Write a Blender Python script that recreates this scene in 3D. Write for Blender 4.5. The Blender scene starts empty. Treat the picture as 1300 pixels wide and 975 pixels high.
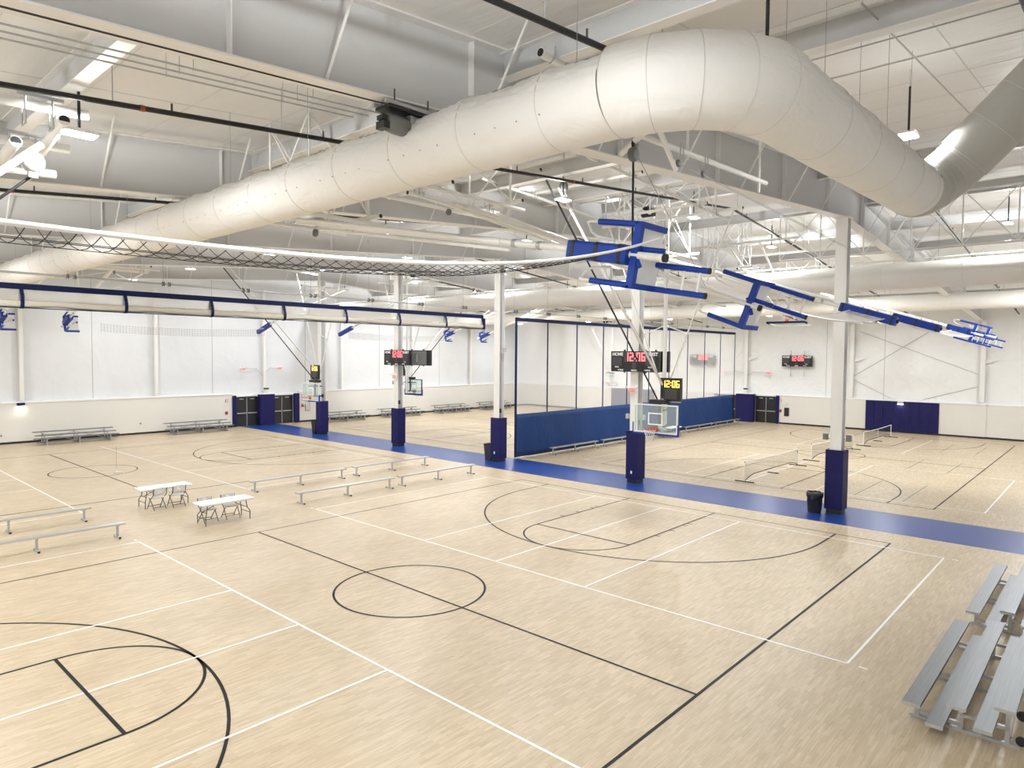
import bpy, bmesh, math, random
from mathutils import Vector, Matrix
random.seed(7)
D = bpy.data
C = bpy.context.scene.collection
PI = math.pi
FT = 0.3048

# ------------------------------------------------------------------ camera, world, exposure
CAM = Vector((-10.5215, -12.8237, 5.7703))
yaw, pit, rol, fpx = 0.7352, -0.0438, 0.0080, 860.0
fw = Vector((math.cos(yaw)*math.cos(pit), math.sin(yaw)*math.cos(pit), math.sin(pit)))
rt = Vector((math.sin(yaw), -math.cos(yaw), 0))
upv = rt.cross(fw)
r2 = rt*math.cos(rol) + upv*math.sin(rol)
u2 = -rt*math.sin(rol) + upv*math.cos(rol)
cd = D.cameras.new('camera'); cam = D.objects.new('camera', cd); C.objects.link(cam)
cd.sensor_fit = 'HORIZONTAL'; cd.sensor_width = 36.0; cd.lens = fpx/1300*36.0
cd.clip_start = 0.05; cd.clip_end = 400
cam.matrix_world = Matrix(((r2.x, u2.x, -fw.x, CAM.x), (r2.y, u2.y, -fw.y, CAM.y), (r2.z, u2.z, -fw.z, CAM.z), (0, 0, 0, 1)))
bpy.context.scene.camera = cam
w = D.worlds.new('world'); bpy.context.scene.world = w; w.use_nodes = True
w.node_tree.nodes['Background'].inputs[0].default_value = (0.8, 0.88, 1.0, 1)
w.node_tree.nodes['Background'].inputs[1].default_value = 0.05
vs = bpy.context.scene.view_settings
vs.view_transform = 'Standard'; vs.look = 'None'; vs.gamma = 1.0; vs.use_curve_mapping = False
vs.exposure = 0.24
LAMP_W = 262.0          # watts of every high-bay lamp, downwards
UP_W = 620.0            # its sideways and upward spill

# ------------------------------------------------------------------ materials
M = {}
def pmat(name, col, rough=0.5, metal=0.0, spec=0.5, emit=None, es=0.0, alpha=None):
    m = D.materials.new(name); m.use_nodes = True
    b = m.node_tree.nodes['Principled BSDF']
    b.inputs['Base Color'].default_value = (*col, 1); b.inputs['Roughness'].default_value = rough
    b.inputs['Metallic'].default_value = metal; b.inputs['Specular IOR Level'].default_value = spec
    if emit: b.inputs['Emission Color'].default_value = (*emit, 1); b.inputs['Emission Strength'].default_value = es
    M[name] = m
    return m
def nodes(m): return m.node_tree.nodes, m.node_tree.links, m.node_tree.nodes['Principled BSDF']
def add_bump(m, scale=(1, 1, 1), nscale=2.0, detail=3.0, strength=0.2, dist=0.05, mottling=0.0, distort=0.0):
    N, L, b = nodes(m)
    tc = N.new('ShaderNodeTexCoord'); mp = N.new('ShaderNodeMapping'); mp.inputs['Scale'].default_value = scale
    nz = N.new('ShaderNodeTexNoise'); nz.inputs['Scale'].default_value = nscale; nz.inputs['Detail'].default_value = detail
    nz.inputs['Distortion'].default_value = distort
    bp = N.new('ShaderNodeBump'); bp.inputs['Strength'].default_value = strength; bp.inputs['Distance'].default_value = dist
    L.new(tc.outputs['Object'], mp.inputs['Vector']); L.new(mp.outputs[0], nz.inputs['Vector'])
    L.new(nz.outputs['Fac'], bp.inputs['Height']); L.new(bp.outputs[0], b.inputs['Normal'])
    if mottling:
        col = b.inputs['Base Color'].default_value[:]
        mx = N.new('ShaderNodeMix'); mx.data_type = 'RGBA'
        mx.inputs['A'].default_value = tuple(c*(1-mottling) for c in col[:3])+(1,)
        mx.inputs['B'].default_value = tuple(min(1, c*(1+mottling)) for c in col[:3])+(1,)
        L.new(nz.outputs['Fac'], mx.inputs['Factor']); L.new(mx.outputs['Result'], b.inputs['Base Color'])
    return m
add_bump(pmat('white_paint', (0.84, 0.83, 0.81), 0.45), nscale=9, strength=0.04, dist=0.01, mottling=0.02)
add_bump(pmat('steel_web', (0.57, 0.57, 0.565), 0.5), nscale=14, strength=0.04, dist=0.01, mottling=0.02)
add_bump(pmat('white_tube', (0.84, 0.84, 0.82), 0.32), nscale=7, strength=0.03, dist=0.005, mottling=0.02)
add_bump(pmat('wainscot', (0.76, 0.74, 0.69), 0.6), nscale=5, strength=0.03, dist=0.01, mottling=0.012)
add_bump(pmat('ledge_white', (0.88, 0.89, 0.89), 0.5), nscale=5, strength=0.03, dist=0.01, mottling=0.012)
add_bump(pmat('navy_pad', (0.012, 0.011, 0.085), 0.55, spec=0.22), nscale=6, strength=0.06, dist=0.01, mottling=0.08)
add_bump(pmat('royal_pad', (0.010, 0.048, 0.33), 0.42, spec=0.3), nscale=7, strength=0.06, dist=0.01, mottling=0.06)
add_bump(pmat('navy_band', (0.005, 0.011, 0.06), 0.6, spec=0.2), nscale=7, strength=0.05, dist=0.01, mottling=0.06)
add_bump(pmat('blue_vinyl', (0.010, 0.042, 0.165), 0.55, spec=0.25), scale=(1.3, 1, 0.55), nscale=2.2, detail=2, strength=0.28, dist=0.10, mottling=0.06, distort=1.2)
add_bump(pmat('aluminium', (0.215, 0.225, 0.24), 0.40, 0.7), scale=(0.35, 16, 16), nscale=3, strength=0.06, dist=0.004, mottling=0.22)
add_bump(pmat('bench_aluminium', (0.62, 0.63, 0.64), 0.30, 0.75), scale=(0.35, 16, 16), nscale=3, strength=0.05, dist=0.004, mottling=0.08)
add_bump(pmat('galv', (0.50, 0.51, 0.52), 0.42, 0.6), nscale=18, strength=0.05, dist=0.004, mottling=0.07)
add_bump(pmat('black', (0.012, 0.012, 0.013), 0.45), nscale=12, strength=0.04, dist=0.004, mottling=0.1)
add_bump(pmat('board_black', (0.010, 0.010, 0.011), 0.35), nscale=12, strength=0.02, dist=0.004, mottling=0.1)
add_bump(pmat('board_panel', (0.045, 0.045, 0.048), 0.3), nscale=12, strength=0.02, dist=0.004, mottling=0.05)
add_bump(pmat('door_black', (0.022, 0.021, 0.020), 0.4), nscale=6, strength=0.03, dist=0.004, mottling=0.1)
add_bump(pmat('rubber', (0.02, 0.02, 0.02), 0.75), nscale=22, strength=0.06, dist=0.004, mottling=0.1)
add_bump(pmat('bin_grey', (0.020, 0.023, 0.028), 0.5), nscale=9, strength=0.04, dist=0.004, mottling=0.08)
add_bump(pmat('liner', (0.012, 0.012, 0.012), 0.3), nscale=14, strength=0.4, dist=0.03, mottling=0.1)
add_bump(pmat('motor_grey', (0.17, 0.175, 0.17), 0.45), nscale=12, strength=0.05, dist=0.004, mottling=0.08)
add_bump(pmat('duct_metal', (0.50, 0.49, 0.46), 0.62, 0.1), scale=(1, 1, 1), nscale=8, strength=0.06, dist=0.01, mottling=0.04)
add_bump(pmat('plastic_white', (0.86, 0.87, 0.87), 0.4), nscale=24, strength=0.03, dist=0.003, mottling=0.01)
add_bump(pmat('plastic_grey', (0.62, 0.62, 0.60), 0.45), nscale=24, strength=0.03, dist=0.003, mottling=0.02)
add_bump(pmat('leg_grey', (0.055, 0.053, 0.052), 0.42), nscale=20, strength=0.03, dist=0.003, mottling=0.05)
add_bump(pmat('orange', (0.62, 0.085, 0.02), 0.35), nscale=20, strength=0.03, dist=0.003, mottling=0.05)
add_bump(pmat('red_paint', (0.36, 0.025, 0.03), 0.4), nscale=20, strength=0.03, dist=0.003, mottling=0.05)
add_bump(pmat('rust_clamp', (0.32, 0.07, 0.035), 0.5), nscale=20, strength=0.05, dist=0.003, mottling=0.08)
add_bump(pmat('bronze', (0.10, 0.075, 0.055), 0.4), nscale=20, strength=0.05, dist=0.003, mottling=0.08)
add_bump(pmat('net_white', (0.85, 0.85, 0.85), 0.8), nscale=40, strength=0.1, dist=0.003, mottling=0.02)
add_bump(pmat('net_black', (0.02, 0.02, 0.02), 0.8), nscale=40, strength=0.1, dist=0.003, mottling=0.05)
add_bump(pmat('cable', (0.30, 0.30, 0.30), 0.5, 0.4), nscale=40, strength=0.05, dist=0.002, mottling=0.05)
add_bump(pmat('line_black', (0.006, 0.006, 0.007), 0.5, spec=0.2), nscale=3, strength=0.01, dist=0.001, mottling=0.1)
add_bump(pmat('line_white', (0.88, 0.88, 0.87), 0.33), nscale=3, strength=0.01, dist=0.001, mottling=0.02)
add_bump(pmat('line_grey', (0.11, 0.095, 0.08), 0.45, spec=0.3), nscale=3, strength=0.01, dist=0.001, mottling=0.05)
add_bump(pmat('line_green', (0.10, 0.15, 0.09), 0.33), nscale=3, strength=0.01, dist=0.001, mottling=0.05)
add_bump(pmat('blue_floor', (0.010, 0.046, 0.235), 0.30, spec=0.35), nscale=1.4, strength=0.01, dist=0.001, mottling=0.06)
add_bump(pmat('seam', (0.74, 0.74, 0.73), 0.6), nscale=10, strength=0.02, dist=0.002, mottling=0.03)
pmat('print_white', (0.88, 0.88, 0.88), 0.5)
pmat('lamp_face', (1, 1, 1), 0.4, emit=(1, 0.99, 0.97), es=14.0)
pmat('wall_lamp_face', (1, 0.95, 0.85), 0.4, emit=(1, 0.93, 0.78), es=5.0)
pmat('digit_red', (0.4, 0.0, 0.02), 0.4, emit=(1.0, 0.10, 0.11), es=4.2)
pmat('digit_yellow', (0.5, 0.35, 0.0), 0.4, emit=(1.0, 0.72, 0.10), es=3.0)
pmat('sign_red', (0.5, 0.03, 0.03), 0.4, emit=(1.0, 0.12, 0.12), es=0.9)
# glass
gm = pmat('glass', (0.90, 0.96, 0.95), 0.05, spec=0.4)
N, L, b = nodes(gm); tr = N.new('ShaderNodeBsdfTransparent'); tr.inputs[0].default_value = (0.88, 0.94, 0.93, 1)
mx = N.new('ShaderNodeMixShader'); mx.inputs[0].default_value = 0.16
L.new(tr.outputs[0], mx.inputs[1]); L.new(b.outputs[0], mx.inputs[2]); L.new(mx.outputs[0], N['Material Output'].inputs[0])
def screen_mat(name, col, fac):
    m = pmat(name, col, 0.8); N, L, b = nodes(m)
    tr = N.new('ShaderNodeBsdfTransparent'); mx = N.new('ShaderNodeMixShader'); mx.inputs[0].default_value = fac
    tl = N.new('ShaderNodeBsdfTranslucent'); tl.inputs[0].default_value = (*col, 1)
    ad = N.new('ShaderNodeMixShader'); ad.inputs[0].default_value = 0.4
    L.new(b.outputs[0], ad.inputs[1]); L.new(tl.outputs[0], ad.inputs[2])
    L.new(tr.outputs[0], mx.inputs[1]); L.new(ad.outputs[0], mx.inputs[2]); L.new(mx.outputs[0], N['Material Output'].inputs[0])
screen_mat('mesh_curtain', (0.92, 0.92, 0.92), 0.33)
screen_mat('mesh_drape', (0.72, 0.71, 0.67), 0.40)
screen_mat('mesh_net', (0.10, 0.10, 0.10), 0.22)
screen_mat('mesh_net_far', (0.30, 0.30, 0.30), 0.30)
add_bump(pmat('curtain_roll', (0.62, 0.585, 0.51), 0.75), scale=(0.4, 3, 6), nscale=3, strength=0.35, dist=0.05, mottling=0.03)
# fabric of the ducts: soft folds plus fine weave
m = pmat('duct_fabric', (0.83, 0.82, 0.80), 0.8)
N, L, b = nodes(m)
tc = N.new('ShaderNodeTexCoord'); mp = N.new('ShaderNodeMapping'); mp.inputs['Scale'].default_value = (0.6, 0.9, 1.6)
n1 = N.new('ShaderNodeTexNoise'); n1.inputs['Scale'].default_value = 1.5; n1.inputs['Detail'].default_value = 3; n1.inputs['Distortion'].default_value = 1.2
b1 = N.new('ShaderNodeBump'); b1.inputs['Strength'].default_value = 0.45; b1.inputs['Distance'].default_value = 0.10
L.new(tc.outputs['Object'], mp.inputs[0]); L.new(mp.outputs[0], n1.inputs['Vector']); L.new(n1.outputs['Fac'], b1.inputs['Height']); L.new(b1.outputs[0], b.inputs['Normal'])
# insulation facing of walls and roof: long soft wrinkles
def facing(name, col, sc, strength, rough=0.5):
    m = pmat(name, col, rough); N, L, b = nodes(m)
    tc = N.new('ShaderNodeTexCoord'); mp = N.new('ShaderNodeMapping'); mp.inputs['Scale'].default_value = sc
    n1 = N.new('ShaderNodeTexNoise'); n1.inputs['Scale'].default_value = 1.0; n1.inputs['Detail'].default_value = 5; n1.inputs['Distortion'].default_value = 1.6
    bb = N.new('ShaderNodeBump'); bb.inputs['Strength'].default_value = strength; bb.inputs['Distance'].default_value = 0.12
    L.new(tc.outputs['Object'], mp.inputs[0]); L.new(mp.outputs[0], n1.inputs['Vector']); L.new(n1.outputs['Fac'], bb.inputs['Height']); L.new(bb.outputs[0], b.inputs['Normal'])
    mxx = N.new('ShaderNodeMix'); mxx.data_type = 'RGBA'
    mxx.inputs['A'].default_value = tuple(c*0.95 for c in col)+(1,); mxx.inputs['B'].default_value = tuple(min(1, c*1.04) for c in col)+(1,)
    L.new(n1.outputs['Fac'], mxx.inputs['Factor']); L.new(mxx.outputs['Result'], b.inputs['Base Color'])
facing('roof_facing', (0.90, 0.90, 0.89), (1.6, 0.35, 1), 0.30, 0.42)
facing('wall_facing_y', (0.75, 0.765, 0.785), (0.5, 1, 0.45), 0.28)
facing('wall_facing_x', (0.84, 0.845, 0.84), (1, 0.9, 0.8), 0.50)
# wood-look sports floor: short strips along X with staggered ends
m = pmat('wood_floor', (0.5, 0.4, 0.3), 0.36, spec=0.45)
N, L, b = nodes(m)
tc = N.new('ShaderNodeTexCoord')
br = N.new('ShaderNodeTexBrick')
br.offset = 0.43; br.offset_frequency = 2; br.squash = 1.0
br.inputs['Scale'].default_value = 1.0; br.inputs['Brick Width'].default_value = 0.36; br.inputs['Row Height'].default_value = 0.062
br.inputs['Mortar Size'].default_value = 0.0016; br.inputs['Mortar Smooth'].default_value = 0.2
br.inputs['Color1'].default_value = (0.0, 0.0, 0.0, 1); br.inputs['Color2'].default_value = (1, 1, 1, 1); br.inputs['Mortar'].default_value = (0.35, 0.35, 0.35, 1)
L.new(tc.outputs['Object'], br.inputs['Vector'])
mp = N.new('ShaderNodeMapping'); mp.inputs['Scale'].default_value = (1.2, 16, 1); L.new(tc.outputs['Object'], mp.inputs[0])
gr = N.new('ShaderNodeTexNoise'); gr.inputs['Scale'].default_value = 2.0; gr.inputs['Detail'].default_value = 4; L.new(mp.outputs[0], gr.inputs['Vector'])
bl = N.new('ShaderNodeTexNoise'); bl.inputs['Scale'].default_value = 0.5; bl.inputs['Detail'].default_value = 3; L.new(tc.outputs['Object'], bl.inputs['Vector'])
def cmix(f, a, c2):
    q = N.new('ShaderNodeMix'); q.data_type = 'RGBA'
    for s, v in (('Factor', f), ('A', a), ('B', c2)):
        if isinstance(v, tuple): q.inputs[s].default_value = v
        elif isinstance(v, float): q.inputs[s].default_value = v
        else: L.new(v, q.inputs[s])
    return q.outputs['Result']
c1 = cmix(br.outputs['Color'], (0.495, 0.400, 0.268, 1), (0.605, 0.502, 0.355, 1))
rp = N.new('ShaderNodeMapRange'); rp.inputs['From Min'].default_value = 0.35; rp.inputs['From Max'].default_value = 0.7
L.new(gr.outputs['Fac'], rp.inputs['Value'])
c2 = cmix(rp.outputs[0], c1, (0.36, 0.275, 0.17, 1))
q = N.new('ShaderNodeMix'); q.data_type = 'RGBA'; q.inputs['Factor'].default_value = 0.5; L.new(c1, q.inputs['A']); L.new(c2, q.inputs['B'])
rb = N.new('ShaderNodeMapRange'); rb.inputs['From Min'].default_value = 0.3; rb.inputs['From Max'].default_value = 0.7; rb.inputs['To Min'].default_value = 0.95; rb.inputs['To Max'].default_value = 1.05
L.new(bl.outputs['Fac'], rb.inputs['Value'])
vm = N.new('ShaderNodeVectorMath'); vm.operation = 'SCALE'; L.new(q.outputs['Result'], vm.inputs[0]); L.new(rb.outputs[0], vm.inputs['Scale'])
L.new(vm.outputs[0], b.inputs['Base Color'])
rr = N.new('ShaderNodeMapRange'); rr.inputs['To Min'].default_value = 0.30; rr.inputs['To Max'].default_value = 0.44; L.new(gr.outputs['Fac'], rr.inputs['Value']); L.new(rr.outputs[0], b.inputs['Roughness'])

# ------------------------------------------------------------------ helpers
class MB:
    """collects simple shapes, build() links them as ONE mesh object"""
    def __init__(s): s.v = []; s.f = []; s.sm = []
    def add(s, verts, faces, smooth=False):
        o = len(s.v); s.v += [tuple(v) for v in verts]; s.f += [tuple(i+o for i in f) for f in faces]; s.sm += [smooth]*len(faces); return s
    def box(s, x0, x1, y0, y1, z0, z1):
        v = [(x, y, z) for z in (z0, z1) for y in (y0, y1) for x in (x0, x1)]
        return s.add(v, [(0, 2, 3, 1), (4, 5, 7, 6), (0, 1, 5, 4), (2, 6, 7, 3), (0, 4, 6, 2), (1, 3, 7, 5)])
    def cbox(s, c, d): return s.box(c[0]-d[0]/2, c[0]+d[0]/2, c[1]-d[1]/2, c[1]+d[1]/2, c[2]-d[2]/2, c[2]+d[2]/2)
    def rbox(s, x0, x1, y0, y1, z0, z1, r, axis='z', n=4):
        """box with rounded vertical edges"""
        a = {'z': (x0, x1, y0, y1, z0, z1), 'y': (x0, x1, z0, z1, y0, y1), 'x': (y0, y1, z0, z1, x0, x1)}[axis]
        pts = []
        for cx, cy, a0 in ((a[1]-r, a[3]-r, 0), (a[0]+r, a[3]-r, PI/2), (a[0]+r, a[2]+r, PI), (a[1]-r, a[2]+r, 1.5*PI)):
            for i in range(n+1):
                t = a0 + PI/2*i/n; pts.append((cx+r*math.cos(t), cy+r*math.sin(t)))
        def P(p, h): return {'z': (p[0], p[1], h), 'y': (p[0], h, p[1]), 'x': (h, p[0], p[1])}[axis]
        k = len(pts); v = [P(p, a[4]) for p in pts]+[P(p, a[5]) for p in pts]
        f = [(i, (i+1) % k, (i+1) % k+k, i+k) for i in range(k)]+[tuple(range(k-1, -1, -1)), tuple(range(k, 2*k))]
        return s.add(v, f)
    def prism(s, pts, fn, h0, h1):
        k = len(pts); v = [fn(p, h0) for p in pts]+[fn(p, h1) for p in pts]
        return s.add(v, [(i, (i+1) % k, (i+1) % k+k, i+k) for i in range(k)]+[tuple(range(k-1, -1, -1)), tuple(range(k, 2*k))])
    def tube(s, p0, p1, r, n=8, r1=None, cap=True):
        p0 = Vector(p0); p1 = Vector(p1); d = (p1-p0)
        if d.length < 1e-6: return s
        d.normalize(); a = d.orthogonal().normalized(); c = d.cross(a); r1 = r if r1 is None else r1
        v = []
        for p, q in ((p0, r), (p1, r1)):
            for i in range(n):
                t = 2*PI*i/n; v.append(p+(a*math.cos(t)+c*math.sin(t))*q)
        s.add(v, [(i, (i+1) % n, (i+1) % n+n, i+n) for i in range(n)], n > 5)
        if cap: s.add(v, [tuple(range(n-1, -1, -1)), tuple(range(n, 2*n))])
        return s
    def bar(s, p0, p1, wd, ht, up=(0, 0, 1)):
        p0 = Vector(p0); p1 = Vector(p1); d = (p1-p0).normalized(); sd = d.cross(Vector(up))
        if sd.length < 1e-4: sd = d.cross(Vector((1, 0, 0)))
        sd.normalize(); u = sd.cross(d)
        v = [p+sd*a+u*b2 for p in (p0, p1) for a, b2 in ((-wd/2, -ht/2), (wd/2, -ht/2), (wd/2, ht/2), (-wd/2, ht/2))]
        return s.add(v, [(3, 2, 1, 0), (4, 5, 6, 7), (0, 1, 5, 4), (1, 2, 6, 5), (2, 3, 7, 6), (3, 0, 4, 7)])
    def path(s, pts, r, n=8, closed=False, cap=True):
        pts = [Vector(p) for p in pts]; k = len(pts); rings = []; a = None
        for i, p in enumerate(pts):
            if closed: d = pts[(i+1) % k]-pts[i-1]
            else: d = pts[min(i+1, k-1)]-pts[max(i-1, 0)]
            d.normalize()
            if a is None: a = d.orthogonal().normalized()
            a = (a-d*a.dot(d)).normalized(); c = d.cross(a)
            rings.append([p+(a*math.cos(2*PI*j/n)+c*math.sin(2*PI*j/n))*r for j in range(n)])
        v = [q for ring in rings for q in ring]; f = []
        for i in range(k if closed else k-1):
            i2 = (i+1) % k
            f += [(i*n+j, i*n+(j+1) % n, i2*n+(j+1) % n, i2*n+j) for j in range(n)]
        s.add(v, f, n > 5)
        if cap and not closed: s.add(v, [tuple(range(n-1, -1, -1)), tuple(range((k-1)*n, k*n))])
        return s
    def lathe(s, prof, n=16, c=(0, 0, 0), axis='z'):
        k = len(prof); v = []
        for r, h in prof:
            for j in range(n):
                t = 2*PI*j/n; q = (r*math.cos(t), r*math.sin(t), h)
                if axis == 'x': q = (h, q[0], q[1])
                if axis == 'y': q = (q[0], h, q[1])
                v.append((c[0]+q[0], c[1]+q[1], c[2]+q[2]))
        f = [(i*n+j, i*n+(j+1) % n, (i+1)*n+(j+1) % n, (i+1)*n+j) for i in range(k-1) for j in range(n)]
        s.add(v, f, True)
        if prof[0][0] > 1e-4: s.add(v[:n], [tuple(range(n-1, -1, -1))])
        if prof[-1][0] > 1e-4: s.add(v[-n:], [tuple(range(n))])
        return s
    def sphere(s, c, r, n=10):
        return s.lathe([(max(1e-5, r*math.sin(PI*i/6)), -r*math.cos(PI*i/6)) for i in range(7)], n, c)
    def mesh(s, name):
        me = D.meshes.new(name); me.from_pydata(s.v, [], s.f); me.validate()
        if len(me.polygons) == len(s.sm): me.polygons.foreach_set('use_smooth', s.sm)
        bm = bmesh.new(); bm.from_mesh(me); bmesh.ops.recalc_face_normals(bm, faces=bm.faces); bm.to_mesh(me); bm.free()
        return me
    def build(s, name, mat, parent=None):
        me = s.mesh(name); me.materials.append(M[mat]); return link(name, me, parent)
def link(name, me, parent=None):
    o = D.objects.new(name, me); C.objects.link(o)
    if parent is not None: o.parent = parent
    return o
def tag(o, label, cat, group=None, kind=None):
    if label: o['label'] = label
    if cat: o['category'] = cat
    if group: o['group'] = group
    if kind: o['kind'] = kind
    return o
def thing(name, label, cat, loc=(0, 0, 0), rotz=0.0, group=None):
    o = D.objects.new(name, None); C.objects.link(o); o.location = loc; o.rotation_euler = (0, 0, rotz); o.empty_display_size = 0.2
    return tag(o, label, cat, group)
def struct(o): o['kind'] = 'structure'; return o
def copy_tree(o, parent=None):
    c = o.copy(); C.objects.link(c); c.parent = parent
    for ch in list(o.children): copy_tree(ch, c)
    return c
def place(proto, flag, loc, rotz, label, group=None):
    o = proto if not flag['used'] else copy_tree(proto)
    flag['used'] = True
    o.location = loc; o.rotation_euler = (0, 0, rotz); o['label'] = label
    if group: o['group'] = group
    return o
def text_part(s, size, mat, parent, loc, rot, name='lettering', bold=0.0):
    cu = D.curves.new('txt', 'FONT'); cu.body = s; cu.size = size; cu.align_x = 'CENTER'; cu.align_y = 'CENTER'; cu.extrude = 0.002; cu.offset = bold
    t = D.objects.new('txt', cu); me = D.meshes.new_from_object(t); D.objects.remove(t); D.curves.remove(cu)
    me.materials.clear(); me.materials.append(M[mat]); me.name = name
    o = link(name, me, parent); o.location = loc; o.rotation_euler = rot
    return o

# ------------------------------------------------------------------ building dimensions
X0, X1, Y0, Y1 = -16.4, 48.2, -14.4, 38.2
RX = 16.0                                   # ridge line and middle columns
def xm(x): return x if x <= RX else 2*RX-x
def zt(x): return 10.90+0.09*xm(x)           # top of the girders
def zb(x): return 9.63+0.0745*xm(x)          # underside of the girders
def zr(x): return zt(x)+0.22                 # roof facing
FY = [-5.05, 3.55, 12.1, 20.7, 29.3]         # frames / middle columns
WH = 2.5                                     # wainscot height

# floor
fl = struct(MB().box(X0, X1, Y0, Y1, -0.2, 0.0).build('floor', 'wood_floor'))
wk = MB().box(14.2, 17.35, Y0+0.3, Y1-0.25, 0.0005, 0.003).build('walkway_strip', 'blue_floor', fl); wk['label'] = 'royal blue walkway strip between the two halves'
def fline(mat, x0, y0, x1, y1, wd=0.056, z=0.004, name='court_line'):
    p = Vector((x0, y0, z)); q = Vector((x1, y1, z)); return MB().bar(p, q, wd, 0.0016).build(name, mat, fl)
def farc(mat, cx, cy, r, a0, a1, wd=0.056, z=0.005, n=64, name='court_arc'):
    v = []
    for i in range(n+1):
        t = a0+(a1-a0)*i/n
        for rr_ in (r-wd/2, r+wd/2): v.append((cx+rr_*math.cos(t), cy+rr_*math.sin(t), z))
    me = D.meshes.new(name); me.from_pydata(v, [], [(2*i, 2*i+1, 2*i+3, 2*i+2) for i in range(n)]); me.materials.append(M[mat]); return link(name, me, fl)
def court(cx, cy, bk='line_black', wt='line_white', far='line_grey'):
    hw, hl = 25*FT, 42*FT
    for s in (-1, 1):
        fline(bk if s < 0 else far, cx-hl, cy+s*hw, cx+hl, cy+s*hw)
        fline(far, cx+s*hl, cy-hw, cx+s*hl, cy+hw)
        for k in (-1, 1):
            fline(bk, cx+s*hl, cy+k*6*FT, cx+s*23*FT, cy+k*6*FT)
            for j in (7, 8, 11, 14):
                u = cx+s*(hl-j*FT); fline(bk, u, cy+k*6*FT, u, cy+k*(6*FT+0.2), 0.05)
            fline(bk, cx+s*hl, cy+k*19.75*FT, cx+s*36.75*FT, cy+k*19.75*FT)
        fline(bk, cx+s*23*FT, cy-6*FT, cx+s*23*FT, cy+6*FT, 0.06, 0.0055)
        farc(bk, cx+s*23*FT, cy, 6*FT, PI/2 if s > 0 else -PI/2, 1.5*PI if s > 0 else PI/2)
        farc(bk, cx+s*36.75*FT, cy, 19.75*FT, PI/2 if s > 0 else -PI/2, 1.5*PI if s > 0 else PI/2)
    fline(bk, cx, cy-hw, cx, cy+hw, 0.05, 0.0055); farc(bk, cx, cy, 6*FT, 0, 2*PI)
    for a, b_ in ((9.94*FT, 39.94*FT), (-39.94*FT, -9.94*FT)):
        h = 30*FT
        for k in (-1, 1):
            fline(wt, cx+a, cy+k*h, cx+b_, cy+k*h, 0.05, 0.0045); fline(wt, cx+a, cy+k*10*FT, cx+b_, cy+k*10*FT, 0.05, 0.0045)
        for u in (a, b_): fline(wt, cx+u, cy-h, cx+u, cy+h, 0.05, 0.0045)
        fline(wt, cx+a, cy, cx+b_, cy, 0.05, 0.0045)
        for u in (a, b_):
            for k in (-1, 1): fline(wt, cx+u, cy+k*(h+0.2), cx+u, cy+k*(h+0.35), 0.05, 0.0045, 'serve_mark')
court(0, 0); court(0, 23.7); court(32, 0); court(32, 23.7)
for x0 in (19.55, 28.3, 37.4):               # green game lines under the low nets
    for dy in (-4.6, -6.4): fline('line_green', x0+0.4, dy, x0+5.0, dy, 0.045, 0.0042, 'green_line')

# ceiling: two slopes of faced insulation with narrow metal straps
ce = struct(D.objects.new('ceiling', None)); C.objects.link(ce)
for a, c_ in ((X0, RX), (RX, X1)):
    MB().prism([(a, zr(a)), (c_, zr(c_)), (c_, zr(c_)+0.12), (a, zr(a)+0.12)], lambda p, h: (p[0], h, p[1]), Y0, Y1).build('roof_slope', 'roof_facing', ce)
for i in range(36):                          # seams across the slope, run along Y
    x = X0+1.0+i*1.8
    if abs(x-RX) < 0.15: continue
    MB().box(x-0.007, x+0.007, Y0, Y1, zr(x)-0.006, zr(x)+0.001).build('seam_strap', 'seam', ce)
for j in range(19):
    y = Y0+1.3+j*2.87
    m_ = MB()
    for a, c_ in ((X0, RX), (RX, X1)): m_.bar((a, y, zr(a)-0.006), (c_, y, zr(c_)-0.006), 0.012, 0.008)
    m_.build('seam_strap', 'seam', ce)

# walls
def gable(name, y, t):
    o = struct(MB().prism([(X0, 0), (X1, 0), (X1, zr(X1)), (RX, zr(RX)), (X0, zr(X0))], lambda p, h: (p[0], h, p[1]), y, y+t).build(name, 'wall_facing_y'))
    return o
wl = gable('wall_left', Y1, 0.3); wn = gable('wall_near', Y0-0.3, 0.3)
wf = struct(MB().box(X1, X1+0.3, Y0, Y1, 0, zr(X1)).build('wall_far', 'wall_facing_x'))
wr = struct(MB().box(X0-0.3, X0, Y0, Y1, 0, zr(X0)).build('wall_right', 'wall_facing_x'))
def wains_y(x0, x1):
    MB().box(x0, x1, Y1-0.3, Y1-0.001, 0.13, WH).build('wainscot_panel', 'wainscot', wl)
    MB().box(x0, x1, Y1-0.34, Y1-0.001, WH, WH+0.10).build('ledge', 'ledge_white', wl)
    MB().box(x0, x1, Y1-0.315, Y1-0.001, 0.0, 0.13).build('base_strip', 'black', wl)
wains_y(X0, 13.55); wains_y(19.2, X1)
MB().box(13.55, 19.2, Y1-0.28, Y1-0.001, 2.32, 2.46).build('door_head_ledge', 'ledge_white', wl)
def wains_x(y0, y1, t=0.3):
    MB().box(X1-t, X1-0.001, y0, y1, 0.13, WH-0.1).build('wainscot_panel', 'wainscot', wf)
    MB().box(X1-t-0.04, X1-0.001, y0, y1, WH-0.1, WH).build('ledge', 'ledge_white', wf)
    MB().box(X1-t-0.015, X1-0.001, y0, y1, 0.0, 0.13).build('base_strip', 'black', wf)
wains_x(-5.6, 9.05); wains_x(Y0, -5.6, 0.22); wains_x(15.0, Y1-0.35)
MB().box(X1-0.28, X1-0.001, 9.05, 15.0, 2.32, 2.46).build('door_head_ledge', 'ledge_white', wf)
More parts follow.
